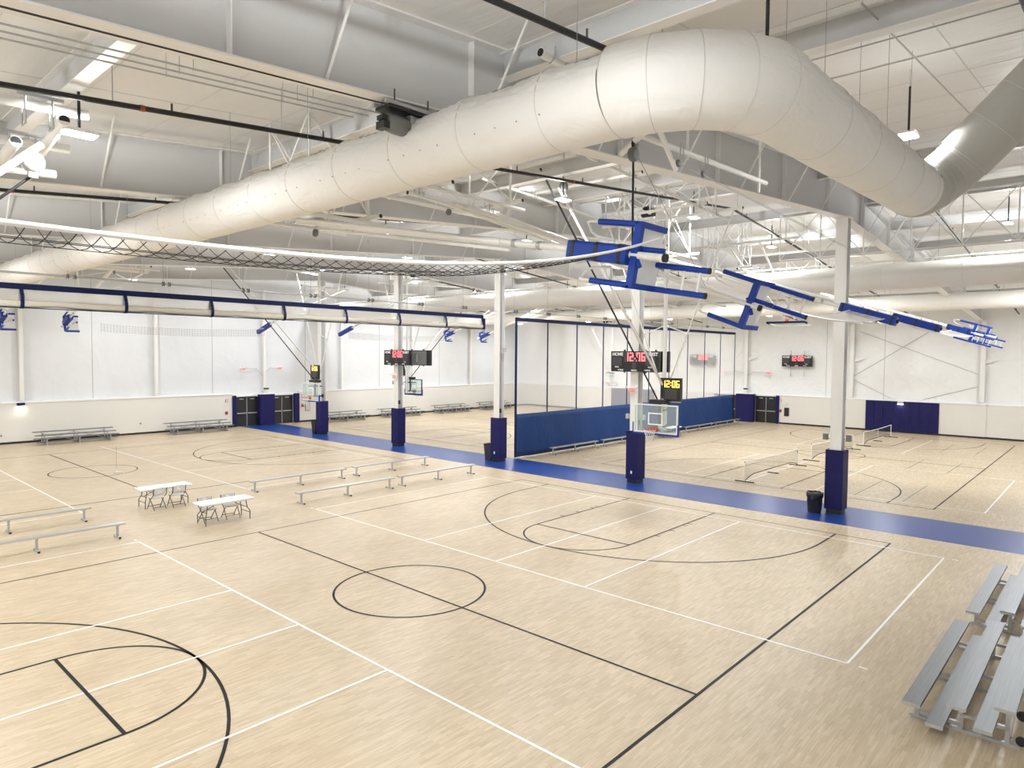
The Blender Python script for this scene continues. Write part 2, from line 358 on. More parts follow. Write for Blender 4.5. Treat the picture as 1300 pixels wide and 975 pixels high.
for y in (-13, -10.5, -8, 1.1, 5.4, 16.5, 19, 30, 33, 36): MB().box(X1-0.012, X1+0.001, y-0.01, y+0.01, WH, zr(X1)).build('facing_seam', 'cable', wf)
for x in (-14, -10, -4, 4.2, 12.2, 20, 27.6, 35, 43): MB().box(x-0.01, x+0.01, Y1-0.012, Y1+0.001, WH, zr(x)-0.1).build('facing_seam', 'cable', wl)
# wind rods seen as diagonal folds on the far wall
for (ya, za, yb, zb_) in ((3.2, 4.3, -2.0, 7.8), (2.9, 7.8, -5.0, 4.6), (3.2, 3.9, 0.6, 2.6), (-5.0, 3.7, -1.6, 2.6)):
    MB().tube((X1-0.03, ya, za), (X1-0.03, yb, zb_), 0.022, 6).build('wind_rod', 'galv', wf)
# navy wall pads behind the far hoops
def wall_pads(ytop, n, label):
    t = thing('wall_pad_row', label, 'wall pad', (X1-0.3, ytop-n*0.3125, 0))
    for k in range(n):
        y = n*0.3125-(k+1)*0.625
        MB().rbox(-0.07, 0, y+0.006, y+0.619, 0.13, 2.40, 0.02).build('pad_panel', 'navy_pad', t)
wall_pads(2.27, 8, 'row of navy wall pads behind the low nets on the far wall')
wall_pads(26.2, 8, 'row of navy wall pads on the far wall, seen through the white mesh curtain')

# ------------------------------------------------------------------ doors
def double_door(idx, origin, rotz, wdt):
    d = struct(D.objects.new('door_%d' % idx, None)); C.objects.link(d); d.location = origin; d.rotation_euler = (0, 0, rotz)
    h = 2.22
    f = MB().box(-wdt/2-0.05, -wdt/2, -0.06, 0.04, 0, h+0.05).box(wdt/2, wdt/2+0.05, -0.06, 0.04, 0, h+0.05).box(-wdt/2, wdt/2, -0.06, 0.04, h, h+0.05)
    f.build('door_frame', 'door_black', d)
    MB().box(-0.02, 0.02, -0.07, 0.0, 0, h).build('mullion', 'galv', d)
    for s in (-1, 1):
        a, c_ = sorted((s*0.025, s*(wdt/2-0.005)))
        lf = MB().box(a, c_, -0.03, 0.02, 0.01, h-0.005).build('door_leaf', 'door_black', d)
        MB().box(a+0.06, c_-0.04, -0.11, -0.06, 0.98, 1.06).box(a+0.08, a+0.12, -0.07, -0.03, 0.97, 1.07).box(c_-0.12, c_-0.06, -0.07, -0.03, 0.97, 1.07).build('panic_bar', 'galv', lf)
        MB().box((a+c_)/2-0.16, (a+c_)/2+0.16, -0.09, -0.03, h-0.13, h-0.06).build('door_closer', 'galv', lf)
double_door(1, (14.78, Y1-0.14, 0), 0, 1.72)
double_door(2, (17.75, Y1-0.14, 0), 0, 1.76)
double_door(3, (X1-0.14, 10.25, 0), -PI/2, 1.72)
double_door(4, (X1-0.14, 13.85, 0), -PI/2, 1.72)
def jamb_pad(x0, x1, y0, y1, label):
    t = thing('door_side_pad', label, 'pad', ((x0+x1)/2, (y0+y1)/2, 0))
    a, c_ = (x1-x0)/2, (y1-y0)/2
    MB().rbox(-a, a, -c_, c_, 0.06, 2.42, 0.03).build('cover', 'navy_pad', t); MB().box(-a+0.02, a-0.02, -c_+0.02, c_-0.02, 0, 0.06).build('base', 'black', t)
    return t
jamb_pad(13.56, 13.86, Y1-0.42, Y1-0.31, 'narrow navy pad between the left wall and the black double door near the wall bleachers')
jamb_pad(18.72, 19.18, Y1-0.5, Y1-0.31, 'narrow navy pad beside the black double door, next to the fire alarm box')
jamb_pad(X1-0.42, X1-0.31, 9.06, 9.32, 'narrow navy pad at the right edge of the far black double door')

# ------------------------------------------------------------------ columns
def col_label(i): return ['second from the bleacher side wall', 'with the double-faced scoreboard by the blue curtain', 'at the end of the blue curtain with a grey bin', 'carrying the scoreboard with the grey end box', 'beside the hoop near the wall doors'][i]
for i, y in enumerate(FY):
    x = RX
    nm = ['white steel column rising beside the black bin with liner', 'white steel column holding the scoreboard in front of the blue curtain', 'white steel column at the edge of the blue curtain', 'white steel column holding the scoreboard with the grey end cabinet', 'white steel column next to the hoop by the wall doors'][i]
    t = thing('steel_column', nm, 'column', (x, y, 0))
    top = zb(RX)
    MB().box(-0.20, -0.18, -0.20, 0.20, 0.0, top).build('flange', 'white_paint', t)
    MB().box(0.18, 0.20, -0.20, 0.20, 0.0, top).build('flange', 'white_paint', t)
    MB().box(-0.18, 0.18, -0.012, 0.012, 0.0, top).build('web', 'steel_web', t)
    MB().box(-0.26, 0.26, -0.26, 0.26, top-0.03, top).build('cap_plate', 'white_paint', t)
    MB().tube((0.05, -0.10, 0.3), (0.05, -0.10, top-0.4), 0.02, 6).build('conduit', 'galv', t)
    MB().box(-0.10, 0.02, -0.17, -0.012, 2.62, 2.85).build('junction_box', 'black' if i != 0 else 'galv', t)
    pl = ['navy padded cover around the column base beside the black bin with liner', 'navy padded cover around the column base right behind the main hoop', 'navy padded cover with a grey bin behind it at the end of the blue curtain', 'navy padded cover around the column base under the scoreboard with the grey end cabinet', 'navy padded cover around the column base beside the hoop by the wall doors'][i]
    p = thing('column_pad', pl, 'pad', (x, y, 0))
    for nm2, bx in (('pad_side', (-0.31, -0.21, -0.31, 0.31)), ('pad_side', (0.21, 0.31, -0.31, 0.31)), ('pad_side', (-0.21, 0.21, -0.31, -0.21)), ('pad_side', (-0.21, 0.21, 0.21, 0.31))):
        MB().box(bx[0], bx[1], bx[2], bx[3], 0.17, 2.36).build(nm2, 'navy_pad', p)
    MB().box(-0.26, 0.26, -0.26, -0.205, 0, 0.17).box(-0.26, 0.26, 0.205, 0.26, 0, 0.17).box(-0.26, -0.205, -0.205, 0.205, 0, 0.17).box(0.205, 0.26, -0.205, 0.205, 0, 0.17).build('kick_base', 'black', p)
    if i: MB().box(-0.318, -0.31, -0.02, 0.06, 0.42, 0.55).build('outlet_plate', 'print_white' if i in (1, 2) else 'black', p)
# columns on the walls
def wall_column(x, y, label, pad=False):
    t = thing('wall_column', label, 'column', (x, y, 0))
    hh = zb(x)-0.02 if y > 30 else zb(X1-0.4)
    along_y = y > 30
    if along_y: MB().box(-0.11, 0.11, -0.14, -0.12, WH*0.0+2.62, hh).box(-0.11, 0.11, 0.10, 0.12, 2.62, hh).box(-0.01, 0.01, -0.12, 0.10, 2.62, hh).build('shaft', 'white_paint', t)
    else: MB().box(-0.14, -0.12, -0.15, 0.15, 2.62, hh).box(0.10, 0.12, -0.15, 0.15, 2.62, hh).box(-0.12, 0.10, -0.01, 0.01, 2.62, hh).build('shaft', 'white_paint', t)
    for z in (4.0, 5.7, 7.4):
        if along_y: MB().box(0.1, 0.22, 0.0, 0.1, z-0.03, z+0.03).build('girt_clip', 'white_paint', t)
        else: MB().prism([(0, 0), (0.9, 0), (0.0, -0.35)], lambda p, h: (h, -p[0]-0.15, z+p[1]), -0.02, 0.02).build('knee_gusset', 'white_paint', t) if z == 5.7 else MB().box(0.0, 0.1, -0.22, -0.1, z-0.03, z+0.03).build('girt_clip', 'white_paint', t)
    return t
LW = {0.23: 'white wall column above the lamp on the left wall', 8.13: 'white wall column between the two bleachers on the left wall', 23.45: 'white wall column just right of the wall doors', 31.4: 'white wall column behind the scoreboard with grey end cabinet', 39.2: 'white wall column on the left wall near the mesh curtain', -7.6: 'white wall column behind the raised volleyball frame'}
for x, lb in LW.items(): wall_column(x, Y1-0.16, lb)
wall_column(16.25, Y1-0.16, 'white wall column standing between the two black wall doors')
for y, lb in ((3.4, 'white wall column on the far wall left of the navy wall pads'), (-5.3, 'white wall column on the far wall right of the navy wall pads'), (12.1, 'white wall column between the two far black doors'), (20.7, 'white wall column on the far wall seen through the mesh curtain')): wall_column(X1-0.18, y, lb)
def wall_post_pad(x, y, a, c_, label):
    t = thing('wall_post_pad', label, 'pad', (x, y, 0))
    MB().rbox(-a, a, -c_, c_, 0.06, 2.46, 0.05).build('cover', 'navy_pad', t)
    MB().box(-a+0.03, a-0.03, -c_+0.03, c_-0.03, 0, 0.06).build('base', 'black', t)
    MB().box(-a-0.02, a+0.02, -c_-0.02, c_+0.02, 2.46, 2.52).build('cap', 'ledge_white', t)
    MB().box(-0.12, 0.12, -0.12, 0.12, 2.52, 2.84).build('stub', 'wainscot', t); MB().box(-0.15, 0.15, -0.15, 0.15, 2.84, 2.95).build('collar', 'black', t)
wall_post_pad(16.25, Y1-0.5, 0.62, 0.22, 'wide navy padded post between the two black doors on the left wall')
wall_post_pad(X1-0.55, 11.95, 0.24, 0.80, 'wide navy padded post between the two black doors on the far wall')

# ------------------------------------------------------------------ roof steel
GL = ['nearest the duct bend', 'above the main hoop', 'above the rolled divider curtain', 'above the far tables', 'above the hoop by the wall doors']
GLAB = ['deep white roof girder over the column beside the black bin', 'deep white roof girder over the column in front of the blue curtain', 'deep white roof girder over the rolled-up divider curtain', 'deep white roof girder over the column with the grey end cabinet scoreboard', 'deep white roof girder over the column by the hoop near the wall doors']
def XZ(p, h): return (p[0], h, p[1])
for i, y in enumerate(FY):
    g = thing('roof_girder', GLAB[i], 'girder', (0, y, 0), group='roof girders')
    prof = [(X0+0.05, zb(X0)), (RX, zb(RX)), (X1-0.05, zb(X1)), (X1-0.05, zt(X1)), (RX, zt(RX)), (X0+0.05, zt(X0))]
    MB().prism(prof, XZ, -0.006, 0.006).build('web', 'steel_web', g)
    for fn, nm2 in ((zb, 'bottom_flange'), (zt, 'top_flange')):
        MB().bar((X0+0.05, 0, fn(X0)), (RX, 0, fn(RX)), 0.36, 0.025).bar((RX, 0, fn(RX)), (X1-0.05, 0, fn(X1)), 0.36, 0.025).build(nm2, 'white_paint', g)
    for x in (-12.6, -6.85, -3.0, 1.2, 5.6, 10.0, 14.0, 18, 22, 26.5, 31, 36, 41):
        MB().box(x-0.008, x+0.008, -0.12, 0.12, zb(x)+0.012, zt(x)-0.012).build('stiffener', 'white_paint', g)
    for x in (-9.4, -5.6, -2.7, 0.4, 3.6, 6.9, 10.3, 13.2, 18.8, 21.7, 25.1, 28.4, 31.6, 34.8, 38, 42):
        for s in (-1, 1):
            MB().tube((x, s*0.1, zb(x)+0.05), (x, s*0.98, zr(x)-0.06), 0.022, 6).build('flange_brace', 'white_tube', g)
    for x in (-8.2, -1.0, 7.5):
        MB().box(x-0.05, x+0.05, -0.025, 0.025, zb(x)+0.45, zb(x)+0.55).build('bolt_plate', 'galv', g)
BX = [-7.2, -2.2, 0.6, 5.0, 9.2, 13.2, 18.8, 22.8, 27.0, 31.4, 36.2, 41.0]
bays = [(Y0+0.02, FY[0]-0.02)]+[(FY[k]+0.02, FY[k+1]-0.02) for k in range(4)]+[(FY[4]+0.02, Y1-0.02)]
BAYN = ['between the near wall and the first girder', 'in the bay above the main hoop', 'in the bay before the rolled curtain', 'in the bay behind the rolled curtain', 'in the bay above the far hoop', 'in the bay against the left wall']
for k, (a, c_) in enumerate(bays):
    for x in BX:
        if k == 0 and x in (5.0, 9.2): continue
        z1 = zt(x)-0.02; z0 = z1-0.42
        t = thing('roof_beam', 'white roof beam '+BAYN[k], 'beam', (x, a, 0), group='roof beams '+BAYN[k])
        ln = c_-a
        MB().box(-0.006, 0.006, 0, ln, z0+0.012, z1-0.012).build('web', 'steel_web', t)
        MB().box(-0.11, 0.11, 0, ln, z0, z0+0.014).build('bottom_flange', 'white_paint', t)
        MB().box(-0.11, 0.11, 0, ln, z1-0.014, z1).build('top_flange', 'white_paint', t)
# box truss standing beyond the duct bend, over the bleacher side
def xtruss(name, label, p, dirv, n, step, h, r=0.025):
    t = thing(name, label, 'truss', p); d = Vector(dirv)
    MB().tube((0, 0, 0), d*n*step, r*1.3).build('bottom_chord', 'white_tube', t); MB().tube((0, 0, h), d*n*step+Vector((0, 0, h)), r*1.3).build('top_chord', 'white_tube', t)
    for i in range(n+1): MB().tube(d*i*step, d*i*step+Vector((0, 0, h)), r).build('post', 'white_tube', t)
    for i in range(n):
        MB().tube(d*i*step, d*(i+1)*step+Vector((0, 0, h)), r*0.7).build('diagonal', 'white_tube', t)
        MB().tube(d*i*step+Vector((0, 0, h)), d*(i+1)*step, r*0.7).build('diagonal', 'white_tube', t)
    return t
xtruss('brace_truss', 'long white cross-braced truss below the metal duct bend', (18.0, -13.2, 9.75), (0, 1, 0), 7, 1.6, 1.9)

# ------------------------------------------------------------------ sprinkler pipes
def hpipe(label, y, x0, x1, drops=(), off=-0.83):
    t = thing('sprinkler_pipe', label, 'pipe', (0, y, 0), group='sprinkler pipes')
    z = lambda x: zr(x)+off
    def seg(a, c_, r, mt, nm2, d=0.0):
        MB().tube((a, 0, z(a)+d), (c_, 0, z(c_)+d), r).build(nm2, mt, t)
    if x0 < RX < x1: seg(x0, RX, 0.045, 'black', 'main'); seg(RX, x1, 0.045, 'black', 'main')
    else: seg(x0, x1, 0.045, 'black', 'main')
    x = x0+0.8
    k = 0
    while x < x1-0.3:
        MB().tube((x, 0, z(x)), (x, 0, zr(x)), 0.008, 5).build('hanger_rod', 'galv', t)
        MB().tube((x+0.9, 0, z(x+0.9)), (x+0.9, 0, z(x+0.9)+0.16), 0.018, 6).build('sprinkler_head', 'bronze', t)
        if k % 2: seg(x+0.4, x+0.47, 0.054, 'rust_clamp', 'coupling')
        x += 2.9; k += 1
    return t
hpipe('black sprinkler pipe running over the main court hoop frame', -0.8, X0+0.2, X1-0.2)
hpipe('black sprinkler pipe in the bay before the rolled curtain', 7.8, X0+0.2, X1-0.2)
hpipe('black sprinkler pipe with rust-red couplings crossing beside the duct bend', -7.25, X0+0.2, X1-0.2)
hpipe('black sprinkler pipe above the bleacher side', -11.7, X0+0.2, 4.6)
hpipe('black sprinkler pipe in the bay behind the rolled curtain', 16.4, X0+0.2, X1-0.2)
hpipe('black sprinkler pipe over the hoop by the wall doors', 25.0, X0+0.2, X1-0.2)
hpipe('black sprinkler pipe in the bay against the left wall', 33.6, X0+0.2, X1-0.2)

# ------------------------------------------------------------------ high-bay lamps
LX = [-14.6, -7.1, 5.2, 13.2, 20.8, 27.5, 32.8, 42.0]  # first column is added out of view, to brighten the near floor
LY = [-9.4, -0.55, 7.8, 16.4, 25.0, 33.6]
LROW = ['along the bleacher side wall', 'over the main court', 'before the rolled curtain', 'behind the rolled curtain', 'over the far court', 'along the left wall']
LCOL = ['near half, added unseen by the side wall', 'near half, second from the side wall', 'near half, midway to the columns', 'near half, closest to the columns', 'far half, closest to the columns', 'far half, midway to the far wall', 'far half, second from the far wall', 'far half, closest to the far wall']
def uplight(energy):
    """the share of a lamp's light that leaves sideways and upwards, spread like a wide batwing"""
    la = D.lights.new('lamp_uplight', 'POINT'); la.energy = energy; la.shadow_soft_size = 0.12; la.color = (0.965, 0.985, 1.0); la.use_nodes = True
    N, L = la.node_tree.nodes, la.node_tree.links; em = N['Emission']
    tc = N.new('ShaderNodeTexCoord'); sx = N.new('ShaderNodeSeparateXYZ'); L.new(tc.outputs['Normal'], sx.inputs[0])
    mx = N.new('ShaderNodeMath'); mx.operation = 'MAXIMUM'; L.new(sx.outputs[2], mx.inputs[0]); mx.inputs[1].default_value = 0.20
    dv = N.new('ShaderNodeMath'); dv.operation = 'DIVIDE'; dv.inputs[0].default_value = 0.20; L.new(mx.outputs[0], dv.inputs[1])
    pw = N.new('ShaderNodeMath'); pw.operation = 'POWER'; L.new(dv.outputs[0], pw.inputs[0]); pw.inputs[1].default_value = 3.2
    gt = N.new('ShaderNodeMath'); gt.operation = 'GREATER_THAN'; L.new(sx.outputs[2], gt.inputs[0]); gt.inputs[1].default_value = -0.02
    ml = N.new('ShaderNodeMath'); ml.operation = 'MULTIPLY'; L.new(pw.outputs[0], ml.inputs[0]); L.new(gt.outputs[0], ml.inputs[1])
    rm = N.new('ShaderNodeMapRange'); L.new(sx.outputs[2], rm.inputs['Value']); rm.inputs['From Min'].default_value = 0.0; rm.inputs['From Max'].default_value = 0.22
    m2 = N.new('ShaderNodeMath'); m2.operation = 'MULTIPLY'; L.new(ml.outputs[0], m2.inputs[0]); L.new(rm.outputs[0], m2.inputs[1])
    L.new(m2.outputs[0], em.inputs['Strength'])
    return la
UPL = uplight(UP_W)
DNL = D.lights.new('lamp_light', 'AREA'); DNL.shape = 'RECTANGLE'; DNL.size = 0.44; DNL.size_y = 0.27; DNL.energy = LAMP_W; DNL.color = (0.965, 0.985, 1.0)
for j, y in enumerate(LY):
    for i, x in enumerate(LX):
        if i == 3 and j == 0: continue
        zl = zr(x)-1.32
        t = thing('high_bay_lamp', 'white high-bay lamp %s, %s' % (LROW[j], LCOL[i]), 'lamp', (x, y, zl), group='high-bay lamps')
        MB().tube((0, 0, 0.07), (0, 0, zr(x)-zl-0.34), 0.022, 6).build('stem', 'black', t)
        MB().tube((0, 0, zr(x)-zl-0.34), (0, 0, zr(x)-zl), 0.006, 5).build('hanger', 'galv', t)
        MB().prism([(-0.24, 0), (0.24, 0), (0.17, 0.06), (-0.17, 0.06)], lambda p, h: (p[0], h, p[1]), -0.15, 0.15).build('housing', 'plastic_white', t)
        MB().box(-0.22, 0.22, -0.135, 0.135, -0.02, 0.0).build('lens', 'lamp_face', t)
        for d_, dz in ((DNL, -0.03), (UPL, 0.16)):
            if d_ is UPL and i == 2 and j == 0: continue      # this one hangs against the metal duct
            lo = D.objects.new(d_.name, d_); C.objects.link(lo); lo.parent = t; lo.location = (0.0, 0, dz)

# ------------------------------------------------------------------ fabric ducts
def fillet(pts, rads, n=10):
    out = [Vector(pts[0])]
    for i in range(1, len(pts)-1):
        p, a, c_ = Vector(pts[i]), Vector(pts[i-1]), Vector(pts[i+1]); r = rads[i-1]
        d0 = (p-a).normalized(); d1 = (c_-p).normalized(); ang = d0.angle(d1); tl = r*math.tan(ang/2)
        s = p-d0*tl; nrm = (d1-d0*d1.dot(d0)).normalized(); cen = s+nrm*r
        for k in range(n+1):
            th = ang*k/n; out.append(cen-nrm*r*math.cos(th)+d0*r*math.sin(th))
    out.append(Vector(pts[-1])); return out
def resample(pts, step):
    out = [pts[0]]
    for a, c_ in zip(pts, pts[1:]):
        k = max(1, round((c_-a).length/step))
        for i in range(1, k+1): out.append(a.lerp(c_, i/k))
    return out
def sweep_duct(name, parent, mat, pts, R, pitch, sag=0.035, step=0.22, n=40, rings=True):
    pts = resample(pts, step); dist = 0; prev = None; V = []; F = []; ringpos = []; nxt = 0.0
    def frame(d):
        a = Vector((0, 0, 1))-d*d.z
        if a.length < 0.2: a = Vector((0, -1, 0))-d*d.dot(Vector((0, -1, 0)))
        a.normalize(); return a, d.cross(a)
    for i, p in enumerate(pts):
        if prev is not None: dist += (p-prev).length
        prev = p
        d = (pts[min(i+1, len(pts)-1)]-pts[max(i-1, 0)]).normalized(); a, c_ = frame(d)
        ph = (dist % pitch)/pitch
        if dist >= nxt: ringpos.append((p, a, c_, d)); nxt += pitch
        for j in range(n):
            t = 2*PI*j/n; ct = math.cos(t)
            r = R
            if sag: # cloth hangs from the cable: slack folds on the upper third between two hangers
                k_ = max(0.0, ct-0.1)/0.9; r -= sag*k_*(0.1+0.9*math.sin(PI*ph))*1.5
                q_ = (1-ct)*4.0+0.8*math.cos(4*PI*ph); r += (0.018*4*k_*(1-k_)*math.sin(2*PI*q_)+0.006*math.sin(PI*ph))*min(1, sag/0.03)
            V.append(p+(a*ct+c_*math.sin(t))*r)
    k = len(pts)
    for i in range(k-1): F += [(i*n+j, i*n+(j+1) % n, (i+1)*n+(j+1) % n, (i+1)*n+j) for j in range(n)]
    m_ = MB(); m_.add(V, F, True); o = m_.build(name, mat, parent)
    if rings:
        for p, a, c_, d in ringpos:
            q = [p+(a*math.cos(2*PI*j/n)*1.0+c_*math.sin(2*PI*j/n))*(R+0.001) for j in range(n)]
            MB().path(q, 0.005, 5, closed=True).build('seam_ring', 'duct_seam', parent)
    return o
add_bump(pmat('duct_seam', (0.66, 0.64, 0.61), 0.8), nscale=20, strength=0.05, dist=0.005, mottling=0.05)
t = thing('fabric_duct', 'large cream fabric air duct bending above the main court', 'duct', (-3.85, 12, 0))
DZ = 8.78; DR = 0.49
def sub(ps, o=Vector((-3.85, 12, 0))): return [Vector(p)-o for p in ps]
full = fillet([(-3.85, Y1-0.3, DZ), (-3.85, -9.68, DZ), (5.45, -9.68, 9.03), (5.45, -12.05, 11.45)], [1.25, 0.95], 14)
isp = 1+15                                 # end of the first bend
sweep_duct('straight_run', t, 'duct_fabric', sub(full[:2]), DR, 1.42, sag=0.045, step=0.08, n=96)
sweep_duct('first_bend', t, 'duct_fabric', sub(full[1:isp]), DR+0.02, 0.42, sag=0.012, step=0.07)
sweep_duct('cross_run', t, 'duct_fabric', sub(full[isp-1:isp+1]), DR, 1.35, sag=0.03, step=0.08, n=96)
sweep_duct('second_bend', t, 'duct_metal', sub(full[isp:isp+15]), DR+0.01, 0.34, sag=0, step=0.07)
sweep_duct('riser', t, 'duct_metal', sub(full[isp+14:]), DR+0.03, 0.62, sag=0)
MB().tube(Vector((-3.85, Y1-0.35, DZ+DR+0.012))-Vector((-3.85, 12, 0)), Vector((-3.85, -8.6, DZ+DR+0.012))-Vector((-3.85, 12, 0)), 0.012, 5).build('support_cable', 'cable', t)
hg = MB()
for y in range(-8, 38, 3): hg.tube((0, y-12+0.2, DZ+DR), (0, y-12+0.2, zr(-3.85)), 0.004, 4)
for x in (-2.2, -0.8, 0.8, 2.4, 4.0): hg.tube((x+3.85, -21.68, DZ+DR), (x+3.85, -21.68, zr(x)), 0.004, 4)
hg.build('hanger_cables', 'cable', t)['kind'] = 'stuff'
vh = MB()
for k in range(110):
    y = -7.6+k*0.36
    if (k % 5) == 4: continue
    th = math.radians(-128); vh.sphere((-DR*math.cos(math.radians(22)), y-12, DZ-DR*math.sin(math.radians(22))), 0.012, 6)
vh.build('vent_holes', 'cable', t)['kind'] = 'stuff'
def far_duct(label, x, z, R, pitch, hang):
    t = thing('fabric_duct', label, 'duct', (x, 12, 0))
    sweep_duct('straight_run', t, 'duct_fabric_bright', [Vector((0, Y0+0.3-12, z)), Vector((0, Y1-0.3-12, z))], R, pitch, sag=0.02, n=28, step=0.4)
    MB().tube((0, Y0+0.3-12, z+R+0.1), (0, Y1-0.3-12, z+R+0.1), 0.03, 6).build('hanging_rail', 'white_tube', t)
    h = MB()
    for k in range(33): h.tube((0, Y0+1+k*1.55-12, z+R-0.02), (0, Y0+1+k*1.55-12, z+R+0.1), 0.02, 5)
    h.build('rail_clips', 'white_tube', t)['kind'] = 'stuff'
    h = MB()
    for k in range(10): h.tube((0, Y0+2+k*5.2-12, z+R), (0, Y0+2+k*5.2-12, zr(x)), 0.006, 4)
    h.build('hanger_cables', 'cable', t)['kind'] = 'stuff'
add_bump(pmat('duct_fabric_bright', (0.82, 0.80, 0.75), 0.7), scale=(1, 1.5, 1), nscale=1.6, strength=0.3, dist=0.05, mottling=0.02)
far_duct('long white fabric duct just beyond the row of columns', 20.75, 9.1, 0.54, 2.9, True)
far_duct('long white fabric duct over the far courts near the far wall', 35.9, 9.05, 0.50, 2.9, True)

# ------------------------------------------------------------------ divider curtains
cx0, cx1, CY_ = 17.27, 45.6, 12.1
t = thing('divider_curtain', 'lowered white mesh divider curtain with solid blue lower panel', 'curtain', (cx0, CY_, 0))
LN = cx1-cx0; NP = 10
vv = []; ff = []
nx = 150; nz = 8
for i in range(nx+1):
    for k in range(nz+1):
        x = LN*i/nx; z = 0.05+2.40*k/nz
        vv.append((x, 0.05*math.sin(x*1.3+math.sin(x*0.7)*2)*(1-0.5*k/nz)+0.012*math.sin(x*3.3+z*1.7), z))
ff = [(i*(nz+1)+k, (i+1)*(nz+1)+k, (i+1)*(nz+1)+k+1, i*(nz+1)+k+1) for i in range(nx) for k in range(nz)]
lo_ = MB().add(vv, ff, True).build('solid_lower_panel', 'blue_vinyl', t); sl = lo_.modifiers.new('thick', 'SOLIDIFY'); sl.thickness = 0.006
for k in range(NP):
    a = LN*k/NP+0.05; c_ = LN*(k+1)/NP-0.05
    MB().add([(a, 0, 2.45), (c_, 0, 2.45), (c_, 0, 7.62), (a, 0, 7.62)], [(0, 1, 2, 3)]).build('mesh_panel', 'mesh_curtain', t)
for k in range(NP+1):
    x = LN*k/NP; wd = 0.17 if k in (0,) else 0.10
    x = min(max(x, wd/2), LN-wd/2)
    MB().box(x-wd/2, x+wd/2, -0.012, 0.012, 0.05 if k in (0, NP) else 2.45, 7.62).build('lifting_band', 'navy_band', t)
MB().box(0, LN, -0.02, 0.02, 7.60, 7.80).build('top_band', 'navy_band', t)
def curtain_rig(t, x0, x1, z0, xw):
    MB().tube((x0, 0, z0), (x1, 0, z0), 0.035, 8).build('line_shaft', 'galv', t)
    k = 0; x = x0+0.3
    pl = MB(); cb = MB()
    while x < x1-0.1:
        MB().lathe([(0.085, -0.03), (0.05, -0.015), (0.05, 0.015), (0.085, 0.03)], 10, (x, 0, z0), 'x').lathe([(0.085, -0.03), (0.05, -0.015), (0.05, 0.015), (0.085, 0.03)], 10, (x+0.2, 0, z0), 'x').build('cable_drum', 'motor_grey', t)
        MB().tube((x, 0, z0), (x, 0, zr(xw+x)), 0.006, 4).tube((x+0.2, 0, z0), (x+0.2, 0, 7.75), 0.004, 4).build('hanger_cable', 'cable', t)
        x += 2.88
curtain_rig(t, -0.4, LN+0.3, 8.12, cx0)
rx0, rx1 = X0+0.6, 14.75
t = thing('rolled_curtain', 'raised divider curtain rolled up under a navy band with navy straps', 'curtain', (rx0, CY_, 0))
LR = rx1-rx0
MB().box(0, LR, -0.03, 0.03, 7.62, 7.80).build('top_band', 'navy_band', t)
MB().box(LR-0.13, LR+0.005, -0.16, 0.03, 7.05, 7.62).build('end_band', 'navy_band', t)
# drape between band and roll
vv = []; ns = 120
for i in range(ns+1):
    x = LR*i/ns; s = abs(math.sin(PI*(x % 2.88)/2.88))
    for k in range(5):
        z = 7.62-(0.34+0.02*s)*k/4; vv.append((x, -0.02-0.10*(k/4)**1.5+0.012*math.sin(x*5+k), z))
MB().add(vv, [(i*5+k, (i+1)*5+k, (i+1)*5+k+1, i*5+k+1) for i in range(ns) for k in range(4)], True).build('mesh_drape', 'mesh_drape', t)
# the roll itself: sagging bundle
vv = []; nr = 16
for i in range(ns+1):
    x = LR*i/ns; s = abs(math.sin(PI*(x % 2.88)/2.88)); cz = 7.215-0.02*s; rr_ = 0.105+0.03*s
    for j in range(nr):
        a_ = 2*PI*j/nr; q = rr_*(1+0.08*math.sin(3*a_+x*0.8)+0.05*math.sin(7*a_-x))
        vv.append((x, -0.02+q*0.9*math.cos(a_), cz+q*math.sin(a_)))
m_ = MB().add(vv, [(i*nr+j, i*nr+(j+1) % nr, (i+1)*nr+(j+1) % nr, (i+1)*nr+j) for i in range(ns) for j in range(nr)], True)
m_.add(vv[:nr], [tuple(range(nr))]); m_.add(vv[-nr:], [tuple(range(nr))]); m_.build('rolled_bundle', 'curtain_roll', t)
MB().box(0, LR, -0.13, 0.06, 7.055, 7.075).build('bottom_hem', 'navy_band', t)
k = 0; x = rx1-2.68-0.0
while x > rx0:
    lx = x-rx0
    q = [(lx, -0.04, 7.64), (lx, -0.10, 7.5), (lx+0.02, -0.10, 7.42), (lx, -0.15, 7.31), (lx, -0.165, 7.21), (lx, -0.11, 7.07), (lx, 0.0, 7.045), (lx, 0.10, 7.10), (lx, 0.13, 7.22), (lx, 0.08, 7.38), (lx, 0.03, 7.64)]
    m_ = MB()
    for a, c_ in zip(q, q[1:]): m_.bar(a, c_, 0.10, 0.012, up=(0, -1, 0.01))
    m_.build('strap', 'navy_band', t); x -= 2.88
curtain_rig(t, 0.0, LR-0.2, 8.12, rx0)
MB().tube((LR-0.2, 0, 8.12), (LR+1.0, 0, 8.06), 0.02, 6).build('shaft_end', 'galv', t)

